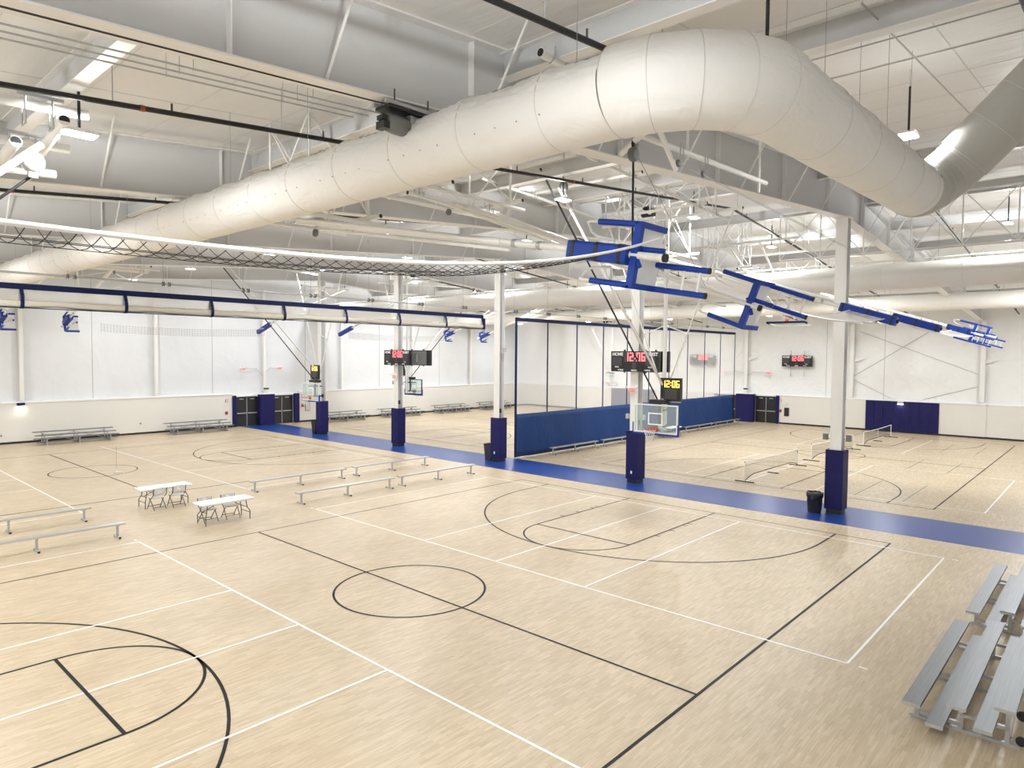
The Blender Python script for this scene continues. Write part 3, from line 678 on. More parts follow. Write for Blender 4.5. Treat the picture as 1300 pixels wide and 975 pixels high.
# ------------------------------------------------------------------ scoreboards
SEG = {'0': 'abcdef', '1': 'bc', '2': 'abged', '6': 'afgedc'}
def digits(s, h, mat, parent, c, name='lit_digits'):
    """seven-segment figures in the local YZ plane facing -X, reading left to right along -Y"""
    wd = h*0.50; th = h*0.115; m_ = MB(); x = 0
    lay = []
    for ch in s:
        if ch == ':': lay.append((ch, x)); x += h*0.26
        else: lay.append((ch, x)); x += wd+h*0.17
    tot = x-h*0.17
    for ch, o in lay:
        o = o-tot/2
        def B(u0, u1, v0, v1): m_.box(c[0]-0.006, c[0], c[1]-u1, c[1]-u0, c[2]+v0, c[2]+v1)
        if ch == ':':
            for v in (-0.2*h, 0.2*h): B(o, o+th, v-th/2, v+th/2)
            continue
        for sg in SEG[ch]:
            B(*{'a': (o, o+wd, h/2-th, h/2), 'd': (o, o+wd, -h/2, -h/2+th), 'g': (o, o+wd, -th/2, th/2), 'f': (o, o+th, 0, h/2), 'b': (o+wd-th, o+wd, 0, h/2), 'e': (o, o+th, -h/2, 0), 'c': (o+wd-th, o+wd, -h/2, 0)}[sg])
    return m_.build(name, mat, parent)
def scoreboard(label, loc, rotz, plain=False):
    """face towards local -X, width along Y"""
    t = thing('scoreboard', label, 'scoreboard', loc, rotz)
    W, H = 2.46, 0.92
    MB().box(0.0, 0.17, -W/2, W/2, 0, H).build('cabinet', 'board_black', t)
    MB().box(-0.012, 0.0, -W/2, W/2, H-0.03, H).box(-0.012, 0.0, -W/2, W/2, 0, 0.03).box(-0.012, 0, -W/2, -W/2+0.03, 0.03, H-0.03).box(-0.012, 0, W/2-0.03, W/2, 0.03, H-0.03).build('rim', 'board_black', t)
    for y in (0.55, -0.55): MB().box(0.02, 0.1, y-0.03, y+0.03, H, H+0.07).box(0.02, 0.1, y-0.03, y+0.03, -0.05, 0).build('mount_lug', 'black', t)
    if loc[0] < 20: MB().box(0.17, 0.245 if rotz else 0.225, -0.15+(0.2 if rotz else 0), 0.15, 0.2, 0.7).build('mount_plate', 'galv', t)
    if plain: return t
    for y in (0.92, -0.80): MB().box(-0.006, 0, y-0.25, y+0.25, 0.28, 0.66).build('score_panel', 'board_panel', t)
    MB().box(-0.006, 0, -0.56, 0.54, 0.44, H-0.04).build('clock_panel', 'board_panel', t)
    MB().box(-0.006, 0, -0.06, 0.12, 0.10, 0.42).build('period_panel', 'board_panel', t)
    digits('12:06', 0.38, 'digit_red', t, (-0.008, -0.02, 0.67))
    R_ = (PI/2, 0, -PI/2)
    for s, y, z, sz in (('HOME', 0.88, 0.78, 0.20), ('GUEST', -0.88, 0.78, 0.20), ('FOUL', 0.92, 0.21, 0.085), ('FOUL', -0.80, 0.21, 0.085), ('BONUS', 0.72, 0.075, 0.085), ('BONUS', -0.66, 0.075, 0.085), ('PERIOD', 0.02, 0.062, 0.085)):
        text_part(s, sz, 'print_white', t, (-0.0085, y, z), R_, bold=0.006 if sz > 0.1 else 0.003)
    return t
scoreboard('black scoreboard with red 12:06 on the column behind the main court hoop', (RX-0.42, 3.42, 5.03), 0)
scoreboard('black scoreboard on the column behind the main hoop, facing the low nets', (RX+0.44, 3.35, 5.03), PI)
scoreboard('black scoreboard with red 12:06 on the column beside the black-framed backboard', (RX-0.42, 20.35, 5.05), 0)
t = scoreboard('black scoreboard with a grey back on the column beside the black-framed backboard', (RX+0.44, 19.3, 5.05), PI, plain=True)
MB().box(0.171, 0.19, -0.7, 0.95, 0.03, 0.88).build('back_panel', 'motor_grey', t)
scoreboard('black scoreboard with red 12:06 on the far wall left of the navy wall pads', (X1-0.42, 7.65, 4.93), 0)
scoreboard('black scoreboard on the far wall seen through the white mesh curtain', (X1-0.42, 16.2, 4.93), 0)
for (y, lb) in ((7.65, 'pair of thin steel rails holding the wall scoreboard left of the navy pads'), (16.2, 'pair of thin steel rails holding the scoreboard seen through the mesh curtain')):
    t = thing('scoreboard_rail', lb, 'rail', (X1-0.2, y, 0))
    for s in (-0.55, 0.55): MB().box(-0.05, 0.0, s-0.02, s+0.02, 4.1, 6.3).build('rail', 'galv', t)

# ------------------------------------------------------------------ basketball backstops
def shot_clock(label, loc, rotz):
    t = thing('shot_clock', label, 'clock', loc, rotz)
    MB().box(0, 0.13, -0.42, 0.42, 0, 0.86).build('cabinet', 'board_black', t)
    MB().box(-0.005, 0, -0.25, 0.23, 0.08, 0.46).build('shot_panel', 'board_panel', t)
    digits('12:06', 0.25, 'digit_yellow', t, (-0.004, -0.01, 0.64))
    MB().box(-0.006, 0, 0.28, 0.38, 0.05, 0.08).build('maker_plate', 'print_white', t)
    MB().box(0.02, 0.12, -0.38, 0.38, -0.04, 0).box(0.05, 0.20, -0.03, 0.03, -0.06, 0.0).build('bracket', 'galv', t)
    return t
def board_parts(t, T, frame='white_tube', padmat='royal_pad'):
    """board in local frame: face towards +x at x=0, centre at z=0 ; T maps a point"""
    def P(mb):
        mb.v = [tuple(T @ Vector(v)) for v in mb.v]; return mb
    W, H = 0.915, 0.535
    P(MB().box(-0.012, 0.0, -W+0.04, W-0.04, -H+0.04, H-0.04)).build('glass_pane', 'glass', t)
    P(MB().box(-0.05, 0.012, -W, W, H-0.05, H).box(-0.05, 0.012, -W, W, -H, -H+0.05).box(-0.05, 0.012, -W, -W+0.05, -H+0.05, H-0.05).box(-0.05, 0.012, W-0.05, W, -H+0.05, H-0.05)).build('board_frame', frame, t)
    P(MB().box(0.001, 0.004, -0.305, 0.305, 0.175, 0.225).box(0.001, 0.004, -0.305, 0.305, -0.235, -0.185).box(0.001, 0.004, -0.305, -0.255, -0.185, 0.175).box(0.001, 0.004, 0.255, 0.305, -0.185, 0.175)).build('target_square', 'print_white', t)
    P(MB().box(-0.07, 0.03, -W-0.03, W+0.03, -H-0.07, -H-0.001).box(-0.07, 0.03, -W-0.04, -W-0.001, -H-0.07, -H+0.37).box(-0.07, 0.03, W+0.001, W+0.04, -H-0.07, -H+0.37)).build('edge_pad', padmat, t)
    zrim = -H+0.20-0.01
    pr = [(0.38+0.225*math.cos(2*PI*i/20), 0.225*math.sin(2*PI*i/20), zrim) for i in range(20)]
    P(MB().path(pr, 0.014, 6, closed=True).box(0.012, 0.16, -0.09, 0.09, zrim-0.05, zrim-0.012).box(0.012, 0.03, -0.12, 0.12, zrim-0.12, zrim+0.04)).build('rim', 'orange', t)
    m_ = MB()
    for i in range(12):
        for s in (1, -1):
            q = []
            for k in range(5):
                r = 0.225-0.10*min(1, k/3.0); a_ = 2*PI*i/12+s*k*PI/12
                q.append((0.38+r*math.cos(a_), r*math.sin(a_), zrim-0.11*k))
            m_.path(q, 0.005, 4)
    P(m_).build('rim_net', 'net_white', t)
def backstop(label, xm_, y, s, reach=7.0, zp=None, lower=True, bits=True, frame='white_tube'):
    """ceiling-hung front-braced backstop; s=+1: court lies towards +X"""
    t = thing('basketball_backstop', label, 'backstop', (xm_, y, 0), 0 if s > 0 else PI)
    W = lambda lx: zr(xm_+s*lx)
    ztop = W(0)-1.55
    MB().tube((0, 0, 3.0), (0, 0, ztop+1.15), 0.075, 10).build('mast', 'white_tube', t)
    for k in (-1, 1): MB().tube((0, k*0.09, 4.5), (0, k*2.55, ztop+0.1), 0.032, 8).build('sway_brace', 'white_tube', t)
    for k in (-1, 1): MB().tube((0, 0, 6.9), (0, k*0.98, 6.55), 0.02, 6).build('mast_stay', 'white_tube', t)
    zp = zp or W(reach)-0.45
    MB().tube((0.08, 0.05, 4.55), (reach-0.4, 0.05, zp-0.35), 0.045, 8).build('front_brace', 'white_tube', t)
    MB().tube((0.30, -0.12, 4.15), (reach+0.25, -0.12, zp+0.1), 0.030, 8).build('folding_strut', 'black', t)
    # ceiling frame: long pipes, X-braced hangers
    for k in (-1, 1):
        MB().tube((-1.1, k*1.9, ztop+0.05), (reach+0.9, k*1.9, zp-0.02), 0.05, 8).build('runner_pipe', 'white_tube', t)
    for lx, hw in ((0, 2.9), (1.25, 2.2), (reach, 2.4), (reach-1.6, 2.2)):
        z = ztop+0.05+(zp-ztop-0.07)*(lx+1.1)/(reach+2.0)
        MB().tube((lx, -hw, z+0.10), (lx, hw, z+0.10), 0.055, 10).build('cross_pipe', 'white_tube', t)
        for k in (-hw, hw): MB().tube((lx, k*1.0, z+0.10), (lx, k*1.004, z+0.10), 0.046, 10).build('pipe_end', 'black', t)
        for k in (-1.9, 1.9):
            MB().path([(lx-0.06, k-0.07, z+0.19), (lx-0.06, k-0.07, z-0.05), (lx+0.06, k-0.07, z-0.05), (lx+0.06, k-0.07, z+0.19)], 0.012, 5).path([(lx-0.06, k+0.07, z+0.19), (lx-0.06, k+0.07, z-0.05), (lx+0.06, k+0.07, z-0.05), (lx+0.06, k+0.07, z+0.19)], 0.012, 5).build('pipe_clamp', 'galv', t)
    for lx in (0.0, 1.25):
        za, zb2 = ztop+0.16, W(lx)-0.12
        for y0_, y1_ in ((-1.9, -0.0), (0.0, 1.9)):
            MB().tube((lx, y0_, za), (lx, y1_, zb2), 0.022, 6).build('hanger_diagonal', 'white_tube', t)
            MB().tube((lx, y0_, zb2), (lx, y1_, za), 0.022, 6).build('hanger_diagonal', 'white_tube', t)
        for y0_ in (-1.9, 0, 1.9): MB().tube((lx, y0_, za), (lx, y0_, zb2+0.1), 0.028, 6).build('hanger_post', 'white_tube', t)
        MB().tube((lx, -2.0, zb2), (lx, 2.0, zb2), 0.035, 8).build('hanger_rail', 'white_tube', t)
    for k in (-1.9, 1.9):
        MB().tube((0, k, ztop+0.16), (1.25, k, W(1.25)-0.12), 0.02, 6).build('hanger_diagonal', 'white_tube', t)
        MB().tube((reach, k, zp), (reach, k, W(reach)), 0.028, 6).build('hanger_post', 'white_tube', t)
    # hoist: motor and reel
    MB().lathe([(0.04, -0.05), (0.15, -0.045), (0.16, 0), (0.15, 0.045), (0.04, 0.05)], 14, (reach-0.35, 0.3, zp-0.38), 'y').build('safety_reel', 'motor_grey', t)
    MB().box(-0.2, 0.25, -0.95, -0.55, ztop+0.62, ztop+0.70).tube((0.02, -1.05, ztop+0.48), (0.02, -0.5, ztop+0.48), 0.13, 12).build('hoist_motor', 'black', t)
    MB().tube((reach-0.35, 0.3, zp-0.5), (0.25, 0.1, 4.7), 0.006, 4).build('hoist_cable', 'cable', t)
    if lower:
        bx = 0.62
        T = Matrix.Translation((bx, 0, 3.425))
        board_parts(t, T, frame)
        MB().tube((0, -0.25, 3.15), (bx-0.05, -0.3, 3.15), 0.03).tube((0, 0.25, 3.15), (bx-0.05, 0.3, 3.15), 0.03).tube((0, -0.25, 3.75), (bx-0.05, -0.3, 3.75), 0.03).tube((0, 0.25, 3.75), (bx-0.05, 0.3, 3.75), 0.03).bar((0, -0.28, 3.15), (0, 0.28, 3.15), 0.06, 0.06).bar((0, -0.28, 3.75), (0, 0.28, 3.75), 0.06, 0.06).build('board_arms', 'black', t)
        MB().box(0.10, 0.50, -0.34, 0.34, 3.98, 4.12).build('height_adjuster', 'black', t)
        MB().box(-0.06, 0.10, -0.10, 0.10, 2.98, 4.55).build('carriage', 'white_tube', t)
        MB().tube((0.3, 0, 3.2), (0.3, 0, 4.0), 0.05).build('actuator', 'black', t)
    return t
backstop('lowered glass basketball backstop of the main court in front of the navy column pad', 12.2, 0.0, -1, 7.0)
backstop('lowered glass basketball backstop near the black doors of the left wall', 12.2, 23.55, -1, 6.4)
backstop('lowered black-framed basketball backstop seen from behind, beyond the scoreboard column', 19.8, 24.55, 1, 7.2, frame='black')
backstop('lowered basketball backstop of the far court seen through the mesh curtain', 44.2, 23.7, -1, 6.4)
shot_clock('black shot clock with yellow 12:06 above the main court backboard', (11.95, -0.40, 4.08), 0)
shot_clock('black shot clock with yellow 12:06 above the backboard near the wall doors', (11.95, 23.72, 4.16), 0)
shot_clock('black shot clock seen from behind above the black-framed backboard', (20.1, 25.25, 4.20), PI)
def raised_backstop(label, xp, y, s, length, drop, bz):
    """backstop folded up under the roof: mast nearly level"""
    t = thing('basketball_backstop', label, 'backstop', (xp, y, 0), 0 if s > 0 else PI)
    zp = zr(xp)-1.5
    for k in (-0.25, 0.25): MB().tube((0, k*3, zp), (length, k, bz+0.25), 0.045, 8).build('mast', 'white_tube', t)
    MB().tube((0, -2.4, zp), (0, 2.4, zp), 0.055, 8).build('cross_pipe', 'white_tube', t)
    MB().tube((3.4, -1.8, zp-0.1), (3.4, 1.8, zp-0.1), 0.055, 8).build('cross_pipe', 'white_tube', t)
    for k in (-1.9, 1.9):
        MB().tube((0, k, zp), (0, k, zr(xp)), 0.03, 6).tube((3.4, k*0.9, zp-0.1), (3.4, k*0.9, zr(xp)-0.2), 0.03, 6).build('hanger_post', 'white_tube', t)
        MB().tube((0, k, zp), (3.4, k*0.9, zp-0.1), 0.04, 6).build('runner_pipe', 'white_tube', t)
    MB().tube((length*0.7, 0, bz+0.5), (length*0.7, 0, zr(xp+s*length*0.7)), 0.008, 4).build('hoist_cable', 'cable', t)
    T = Matrix.Translation((length, 0, bz)) @ Matrix.Rotation(-PI/2+0.12, 4, 'Y') @ Matrix.Rotation(PI, 4, 'X')
    board_parts(t, T, 'white_tube', 'navy_band')
raised_backstop('basketball backstop folded flat under the roof beyond the nearest white column', 18.9, 0.0, 1, 5.9, 0.0, 7.45)
raised_backstop('basketball backstop folded flat under the roof in front of the far wall', 46.0, 0.0, -1, 5.3, 0.0, 8.1)
# part of the next backstop at the left: its ceiling pipes, reel and folding struts
t = thing('basketball_backstop', 'white clamped pipe frame and folding struts of a backstop under the first roof beam', 'backstop', (-7.3, 0, 0))
for yy, z in ((-0.45, 9.48), (0.55, 9.14), (1.35, 8.86)):
    MB().tube((-5.2, yy, z-0.25), (0.35, yy, z+0.03), 0.075, 12).build('runner_pipe', 'white_tube', t)
    MB().tube((0.351, yy, z+0.03), (0.353, yy, z+0.03), 0.064, 12).build('pipe_end', 'black', t)
for xx, ya, yb, z in ((-0.05, -0.75, 1.1, 9.22), (-0.55, -0.2, 2.6, 8.9)):
    MB().tube((xx, ya, z+0.05), (xx, yb, z-0.25), 0.085, 12).build('cross_pipe', 'white_tube', t)
    MB().tube((xx, ya-0.003, z+0.05), (xx, ya-0.001, z+0.05), 0.072, 12).build('pipe_end', 'black', t)
for yy, z in ((-0.45, 9.46), (0.55, 9.12)):
    for xx in (-0.5, -0.15):
        MB().path([(xx, yy-0.10, z+0.12), (xx, yy-0.10, z-0.30), (xx, yy+0.10, z-0.30), (xx, yy+0.10, z+0.12)], 0.014, 6).build('pipe_clamp', 'galv', t)
    MB().bar((-0.6, yy-0.1, z+0.13), (0.0, yy-0.1, z+0.14), 0.03, 0.05).build('clamp_plate', 'galv', t)
MB().lathe([(0.05, -0.06), (0.16, -0.055), (0.17, 0), (0.16, 0.055), (0.05, 0.06)], 18, (-0.30, 0.0, 8.72), 'y').build('safety_reel', 'galv', t)
MB().box(-0.36, -0.24, -0.05, 0.05, 8.48, 8.58).build('reel_guide', 'galv', t)
MB().tube((-0.2, -0.1, 9.0), (-4.7, -0.1, 4.6), 0.055, 10).build('front_brace', 'white_tube', t)
MB().tube((-0.32, 0.02, 8.5), (-4.6, 0.02, 4.2), 0.022, 8).build('folding_strut', 'black', t)
for xx, yy in ((-4.0, -0.45), (0.2, 0.55), (-4, 1.35)): MB().tube((xx, yy, 9.1), (xx, yy, zr(-7.3+xx)), 0.03, 6).build('hanger_post', 'white_tube', t)

# ------------------------------------------------------------------ ceiling-hung volleyball systems
ML = 8.9
def vb_mast(label, x, ytop, ztop, fold, ref, out, group, sp=1.5, zp_=0.52, pad=True, yl=(0.08, 0.44)):
    """mast built upright (foot at origin, z up the mast), folded about X; fold: angle from vertical, sign gives side"""
    t = thing('volleyball_mast', label, 'volleyball post', (0, 0, 0), 0, group)
    MB().tube((0, 0, 0.05), (0, 0, 3.2), 0.055, 12).build('mast', 'white_tube', t)
    MB().tube((0, 0, 3.2), (0, 0, ML), 0.068, 12).build('upper_mast', 'white_tube', t)
    MB().tube((0, 0, 0.0), (0, 0, 0.05), 0.06, 12).build('foot_cap', 'rubber', t)
    for z in (2.35, 2.9): MB().lathe([(0.057, -0.04), (0.072, -0.03), (0.072, 0.03), (0.057, 0.04)], 12, (0, 0, z)).build('collar', 'galv', t)
    for k in (-1, 1):
        MB().tube((0, 0, 3.4), (k*sp, 0, ML-0.1), 0.038, 8).build('brace', 'white_tube', t)
        MB().tube((k*sp*0.5, 0, 6.1), (0, 0, 6.1), 0.025, 6).build('brace_tie', 'white_tube', t)
        MB().tube((k*sp*0.77, 0, 7.6), (0, 0, 8.5), 0.022, 6).build('brace_tie', 'white_tube', t)
    MB().tube((-sp-0.15, 0, ML), (sp+0.15, 0, ML), 0.06, 10).build('pivot_pipe', 'white_tube', t)
    for k in (-sp-0.15, sp+0.15): MB().tube((k, 0, ML), (k*1.001, 0, ML), 0.05, 10).build('pipe_end', 'black', t)
    MB().tube((0, 0.12, 3.0), (0, 0.12, ML), 0.03, 8).build('rear_strut', 'white_tube', t)
    # winch box and padded lower mast
    z0_, z1_ = (0.60, 1.68) if ref else (0.05, 1.75)
    if pad: MB().rbox(-0.135, 0.135, -0.13, 0.15, z0_, z1_, 0.05).build('mast_pad', 'royal_pad', t)
    for z in ((z0_+0.12, (z0_+z1_)/2, z1_-0.1) if pad else ()): MB().rbox(-0.142, 0.142, -0.137, 0.157, z-0.03, z+0.03, 0.055).build('pad_strap', 'black', t)
    if ref:
        o = out
        # platform: white tray in a padded frame, square to the mast
        xa, xb = sorted((o*0.0, o*0.70)); y0_, y1_ = -0.44, 0.44; xo = xb if o > 0 else xa
        MB().box(xa+0.03, xb-0.03, y0_+0.03, y1_-0.03, zp_-0.012, zp_+0.012).build('platform', 'plastic_white', t)
        MB().box(xa+0.06, xb-0.06, -0.035, 0.035, zp_-0.05, zp_-0.012).build('platform_rib', 'plastic_white', t)
        xi = xa if o > 0 else xb
        m_ = MB().bar((xi, y0_, zp_), (xi, y1_, zp_), 0.10, 0.11)
        for yy in (y0_, y1_): m_.bar((xi, yy, zp_), (xo, yy, zp_), 0.085, 0.10)
        m_.build('platform_pad', 'royal_pad', t)
        for yy in (y0_, y1_):
            MB().tube((xi, yy, zp_+0.05), (xi, yy, zp_+0.72), 0.046, 10).build('handrail_pad', 'royal_pad', t)
            MB().path([(xi, yy, zp_+0.70), (xi, yy, zp_+0.88), (xi+o*0.05, yy*0.97, zp_+0.96), (xi+o*0.14, yy*0.9, zp_+1.0), (xi+o*0.22, yy*0.7, zp_+1.0), (xi+o*0.24, yy*0.55, zp_+0.9), (xi+o*0.24, yy*0.45, zp_+0.55)], 0.022, 8).build('handrail', 'white_tube', t)
        xl = xo-o*0.10
        for yy in yl:
            MB().tube((xl, yy, zp_+0.08), (xl+o*0.12, yy, zp_-0.82), 0.045, 10).build('ladder_rail', 'royal_pad', t)
            MB().tube((xl+o*0.12, yy, zp_-0.82), (xl+o*0.122, yy, zp_-0.845), 0.047, 10).build('rail_cap', 'rubber', t)
        for dz in (0.22, 0.46, 0.70):
            q = xl+o*0.12*(dz+0.08)/0.9
            MB().tube((q, yl[0], zp_-dz), (q, yl[1], zp_-dz), 0.021, 8).build('rung', 'plastic_white', t)
        MB().tube((xi+o*0.12, -0.10, zp_+0.02), (xi+o*0.20, -0.10, zp_-0.36), 0.042, 8).build('crank_pad', 'royal_pad', t)
        MB().tube((xi+o*0.05, -0.10, zp_+0.10), (xi-o*0.02, 0.16, zp_-0.12), 0.035, 8).build('winch_pad', 'royal_pad', t)
    # place: pivot of the mast top at (x, ytop, ztop)
    rot = Matrix.Rotation(-fold, 4, 'X')
    top = rot @ Vector((0, 0, ML))
    t.matrix_world = Matrix.Translation(Vector((x, ytop, ztop))-top) @ rot
    return t
def vb_hanger(label, x, y, z, sp, group):
    """fixed roof frame that carries a mast's pivot pipe"""
    t = thing('mast_hanger_frame', label, 'frame', (x, y, 0), 0, group)
    for k in (-1, 1):
        X_ = k*sp*0.85
        MB().tube((X_, -1.25, z+0.13), (X_, 1.25, z+0.13), 0.058, 10).build('runner_pipe', 'white_tube', t)
        for e in (-1, 1): MB().tube((X_, e*1.251, z+0.13), (X_, e*1.254, z+0.13), 0.048, 10).build('pipe_end', 'black', t)
        for e in (-0.8, 0.8): MB().tube((X_, e, z+0.13), (X_, e, zr(x+X_)), 0.03, 8).build('hanger_post', 'white_tube', t)
        for e in (-1, 1): MB().tube((X_, e*0.8, z+0.2), (X_, -e*0.8, zr(x+X_)-0.1), 0.022, 6).build('hanger_diagonal', 'white_tube', t)
        MB().path([(X_-0.08, -0.09, z+0.24), (X_-0.08, -0.09, z-0.08), (X_-0.08, 0.09, z-0.08), (X_-0.08, 0.09, z+0.24)], 0.013, 6).path([(X_+0.08, -0.09, z+0.24), (X_+0.08, -0.09, z-0.08), (X_+0.08, 0.09, z-0.08), (X_+0.08, 0.09, z+0.24)], 0.013, 6).build('pipe_clamp', 'galv', t)
    for e in (-0.8, 0.8):
        MB().tube((-sp-0.35, e, z+0.02), (sp+0.35, e, z+0.02), 0.05, 10).build('cross_pipe', 'white_tube', t)
        for k in (-1, 1): MB().tube((k*(sp+0.351), e, z+0.02), (k*(sp+0.354), e, z+0.02), 0.042, 10).build('pipe_end', 'black', t)
        for k in (-1, 1): MB().tube((k*sp*0.85, e, z+0.2), (-k*sp*0.85, e, zr(x)-0.1), 0.022, 6).build('hanger_diagonal', 'white_tube', t)
    MB().lathe([(0.03, -0.03), (0.09, -0.027), (0.09, 0.027), (0.03, 0.03)], 12, (0.2, 0.5, z-0.12), 'x').build('pulley', 'motor_grey', t)
    return t
def net_strands(t, n, P, rcord, rtape, mesh_mat='net_black', tape='net_white', ncell=90, nrow=4):
    """P(u,v): u 0..1 along, v 0..1 from lower to upper edge"""
    for v in (0.0, 1.0): MB().path([P(i/60, v) for i in range(61)], rtape, 6).build('net_tape', tape, t)
    m_ = MB()
    for k in range(1, nrow):
        m_.path([P(i/60, k/nrow) for i in range(61)], rcord, 3, cap=False)
    for i in range(ncell+1): m_.path([P(i/ncell, k/6) for k in range(7)], rcord, 3, cap=False)
    m_.build('net_mesh', mesh_mat, t)
gN = 'volleyball masts folded up in the near row'
for x, ref, sp, lb in ((-2.03, True, 0.88, 'folded volleyball mast with royal blue referee stand hanging under the duct'),
                      (2.03, True, 1.5, 'folded volleyball mast with blue stand facing the nearest white column'),
                      (12.7, False, 1.5, 'folded volleyball mast with plain blue wrap in front of the far wall, nearer one'),
                      (19.3, False, 0.55, 'folded volleyball mast with plain blue wrap in front of the far wall, further one'),
                      (29.8, True, 1.5, 'small far folded volleyball mast with blue stand in front of the far wall'),
                      (34.2, True, 0.9, 'most distant folded volleyball mast of the near row')):
    fo = math.radians(80.0 if x < 0 else 69.5 if x < 5 else 72.0)
    yt, zt_ = (0.73, 8.67) if x < 0 else (0.60, 9.78) if x < 5 else (0.8, 9.60)
    vb_mast(lb, x, yt, zt_, fo, ref, 1, gN, sp, *((0.24, False, (-0.42, -0.06)) if 0 < x < 5 else ()))
    vb_hanger('white clamped pipe frame under the roof carrying the '+{-2: 'mast below the duct', 2: 'mast facing the nearest column', 12: 'nearer plain blue wrap', 19: 'further plain blue wrap', 29: 'small mast before the far wall', 34: 'most distant mast'}[int(x)], x, yt, zt_, sp, 'mast hanger frames of the near row')
gF = 'volleyball masts folded up along the left wall'
for x, ref, sp, lb in ((-2.03, True, 0.88, 'folded volleyball mast with blue stand under the rolled curtain, before the bare left wall'),
                      (0.95, True, 1.5, 'folded volleyball mast with blue referee stand hanging in front of the left wall'),
                      (12.7, False, 1.5, 'folded volleyball mast with blue wrap before the left wall near the braces of the hoop'),
                      (19.3, False, 0.55, 'folded volleyball mast with blue wrap between the two hoops of the left wall'),
                      (29.8, True, 1.5, 'folded volleyball mast with blue stand behind the strut of the black-framed hoop'),
                      (34.2, True, 0.9, 'folded volleyball mast with blue stand under the end of the rolled curtain')):
    vb_mast(lb, x, 23.6, 9.75, -math.radians(73.0), ref, 1, gF, sp)
    if x < 10 or x > 25:
        vb_hanger('white clamped pipe frame under the roof for the mast '+{-2: 'before the bare left wall', 0: 'with referee stand', 29: 'behind the black-framed hoop', 34: 'under the rolled curtain end'}[int(x)], x, 23.6, 9.75, sp, 'mast hanger frames of the left wall row')
# near net: between the raised masts, sagging
xa, xb = -12.7, -2.16
t = thing('volleyball_net', 'raised volleyball net with white tapes sagging across under the duct', 'net', (0, 0, 0))
def edge_z(x): return 6.51+(0.72*((x+9.6)/6.9)**2.6 if x > -9.6 else 0.12*((-9.6-x)/3.1)**2)
def Pn(u, v):
    x = xa+(xb-xa)*u; k = 1+0.208*v
    z = 5.77+k*(edge_z(-10.52+(x+10.52)/k)-5.77)
    sag = 0.13*math.sin(PI*v)*min(1.0, (1-u)*3.2)
    return (x, -8.0+1.0*v, z-sag)
net_strands(t, 0, Pn, 0.0036, 0.019, ncell=78)
t = thing('volleyball_net', 'raised volleyball net stretched from the grey-stepped stand past the white column', 'net', (0, 0, 0))
def Pn2(u, v):
    x = 2.6+(12.6-2.6)*u; s = 4*u*(1-u)
    return (x, -7.3+1.0*v, 6.95+0.30*v-(0.25+0.1*v)*s)
net_strands(t, 0, Pn2, 0.0045, 0.022, 'net_white')
t = thing('volleyball_net', 'raised volleyball net before the far wall at the row end', 'net', (0, 0, 0))
def Pn3(u, v):
    x = 19.4+(29.4-19.4)*u; s = 4*u*(1-u)
    return (x, -7.2+0.9*v, 6.85+0.30*v-(0.12+0.1*v)*s)
net_strands(t, 0, Pn3, 0.0045, 0.022, 'net_white', ncell=50)
for (xq, xw, lb) in ((2.6, 12.6, 'pale raised volleyball net hanging in front of the left wall'), (19.4, 29.4, 'pale raised volleyball net behind the scoreboard with the grey end cabinet')):
    t = thing('volleyball_net', lb, 'net', (0, 0, 0))
    def P4(u, v, xq=xq, xw=xw):
        s = 4*u*(1-u); return (xq+(xw-xq)*u, 31.3-0.75*v, 7.35+0.28*v-0.12*s)
    def P5(u, v, xq=xq, xw=xw):
        s = 4*u*(1-u); return (xq+(xw-xq)*u, 31.0, 6.85+0.55*v-0.15*s)
    net_strands(t, 0, P5, 0.006, 0.014, 'cable', 'net_white', 60, 7)
# hoist straps above the near stand: reel and long black strut
t = thing('safety_reel', 'grey safety reel with a black strap hanging above the near referee stand', 'reel', (-0.5, -6.5, 0))
MB().lathe([(0.05, -0.05), (0.115, -0.045), (0.125, 0), (0.115, 0.045), (0.05, 0.05)], 18, (0, 0, 9.18), 'y').build('drum', 'motor_grey', t)
MB().bar((0, 0, 9.3), (0, 0, 9.42), 0.05, 0.05).build('clip', 'black', t)
MB().tube((0, 0, 9.08), (0.02, 0, 7.55), 0.020, 8).build('strap', 'black', t)
t = thing('hoist_pipe_frame', 'white pipe frame with clamps and pulleys under the duct bend', 'frame', (0, 0, 0))
MB().tube((-1.6, -6.5, 9.50), (5.2, -6.5, 9.78), 0.05, 10).build('runner_pipe', 'white_tube', t)
MB().tube((-0.35, -6.9, 9.55), (2.6, -5.6, 9.72), 0.05, 10).build('runner_pipe', 'white_tube', t)
MB().tube((-0.9, -7.1, 9.45), (-0.1, -6.0, 9.38), 0.055, 10).build('cross_pipe', 'white_tube', t)
for x in (-0.5, 1.0, 2.0):
    MB().path([(x, -6.57, 9.7), (x, -6.57, 9.45), (x, -6.43, 9.45), (x, -6.43, 9.7)], 0.012, 6).path([(x+0.12, -6.57, 9.7), (x+0.12, -6.57, 9.45), (x+0.12, -6.43, 9.45), (x+0.12, -6.43, 9.7)], 0.012, 6).build('pipe_clamp', 'galv', t)
    MB().lathe([(0.02, -0.02), (0.07, -0.018), (0.07, 0.018), (0.02, 0.02)], 12, (x+0.06, -6.5, 9.36), 'y').build('pulley', 'motor_grey', t)
for x in (-1.4, 1.4, 4.8): MB().tube((x, -6.5, 9.5), (x, -6.5, zr(x)), 0.028, 6).build('hanger_post', 'white_tube', t)
for (a, c_) in (((1.1, -6.5, 9.36), (15.0, -6.3, 9.05)), ((2.1, -6.5, 9.36), (15.2, -6.2, 9.15)), ((-0.5, -6.45, 9.38), (2.45, -6.4, 7.2))): MB().tube(a, c_, 0.006, 4).build('hoist_cable', 'cable', t)
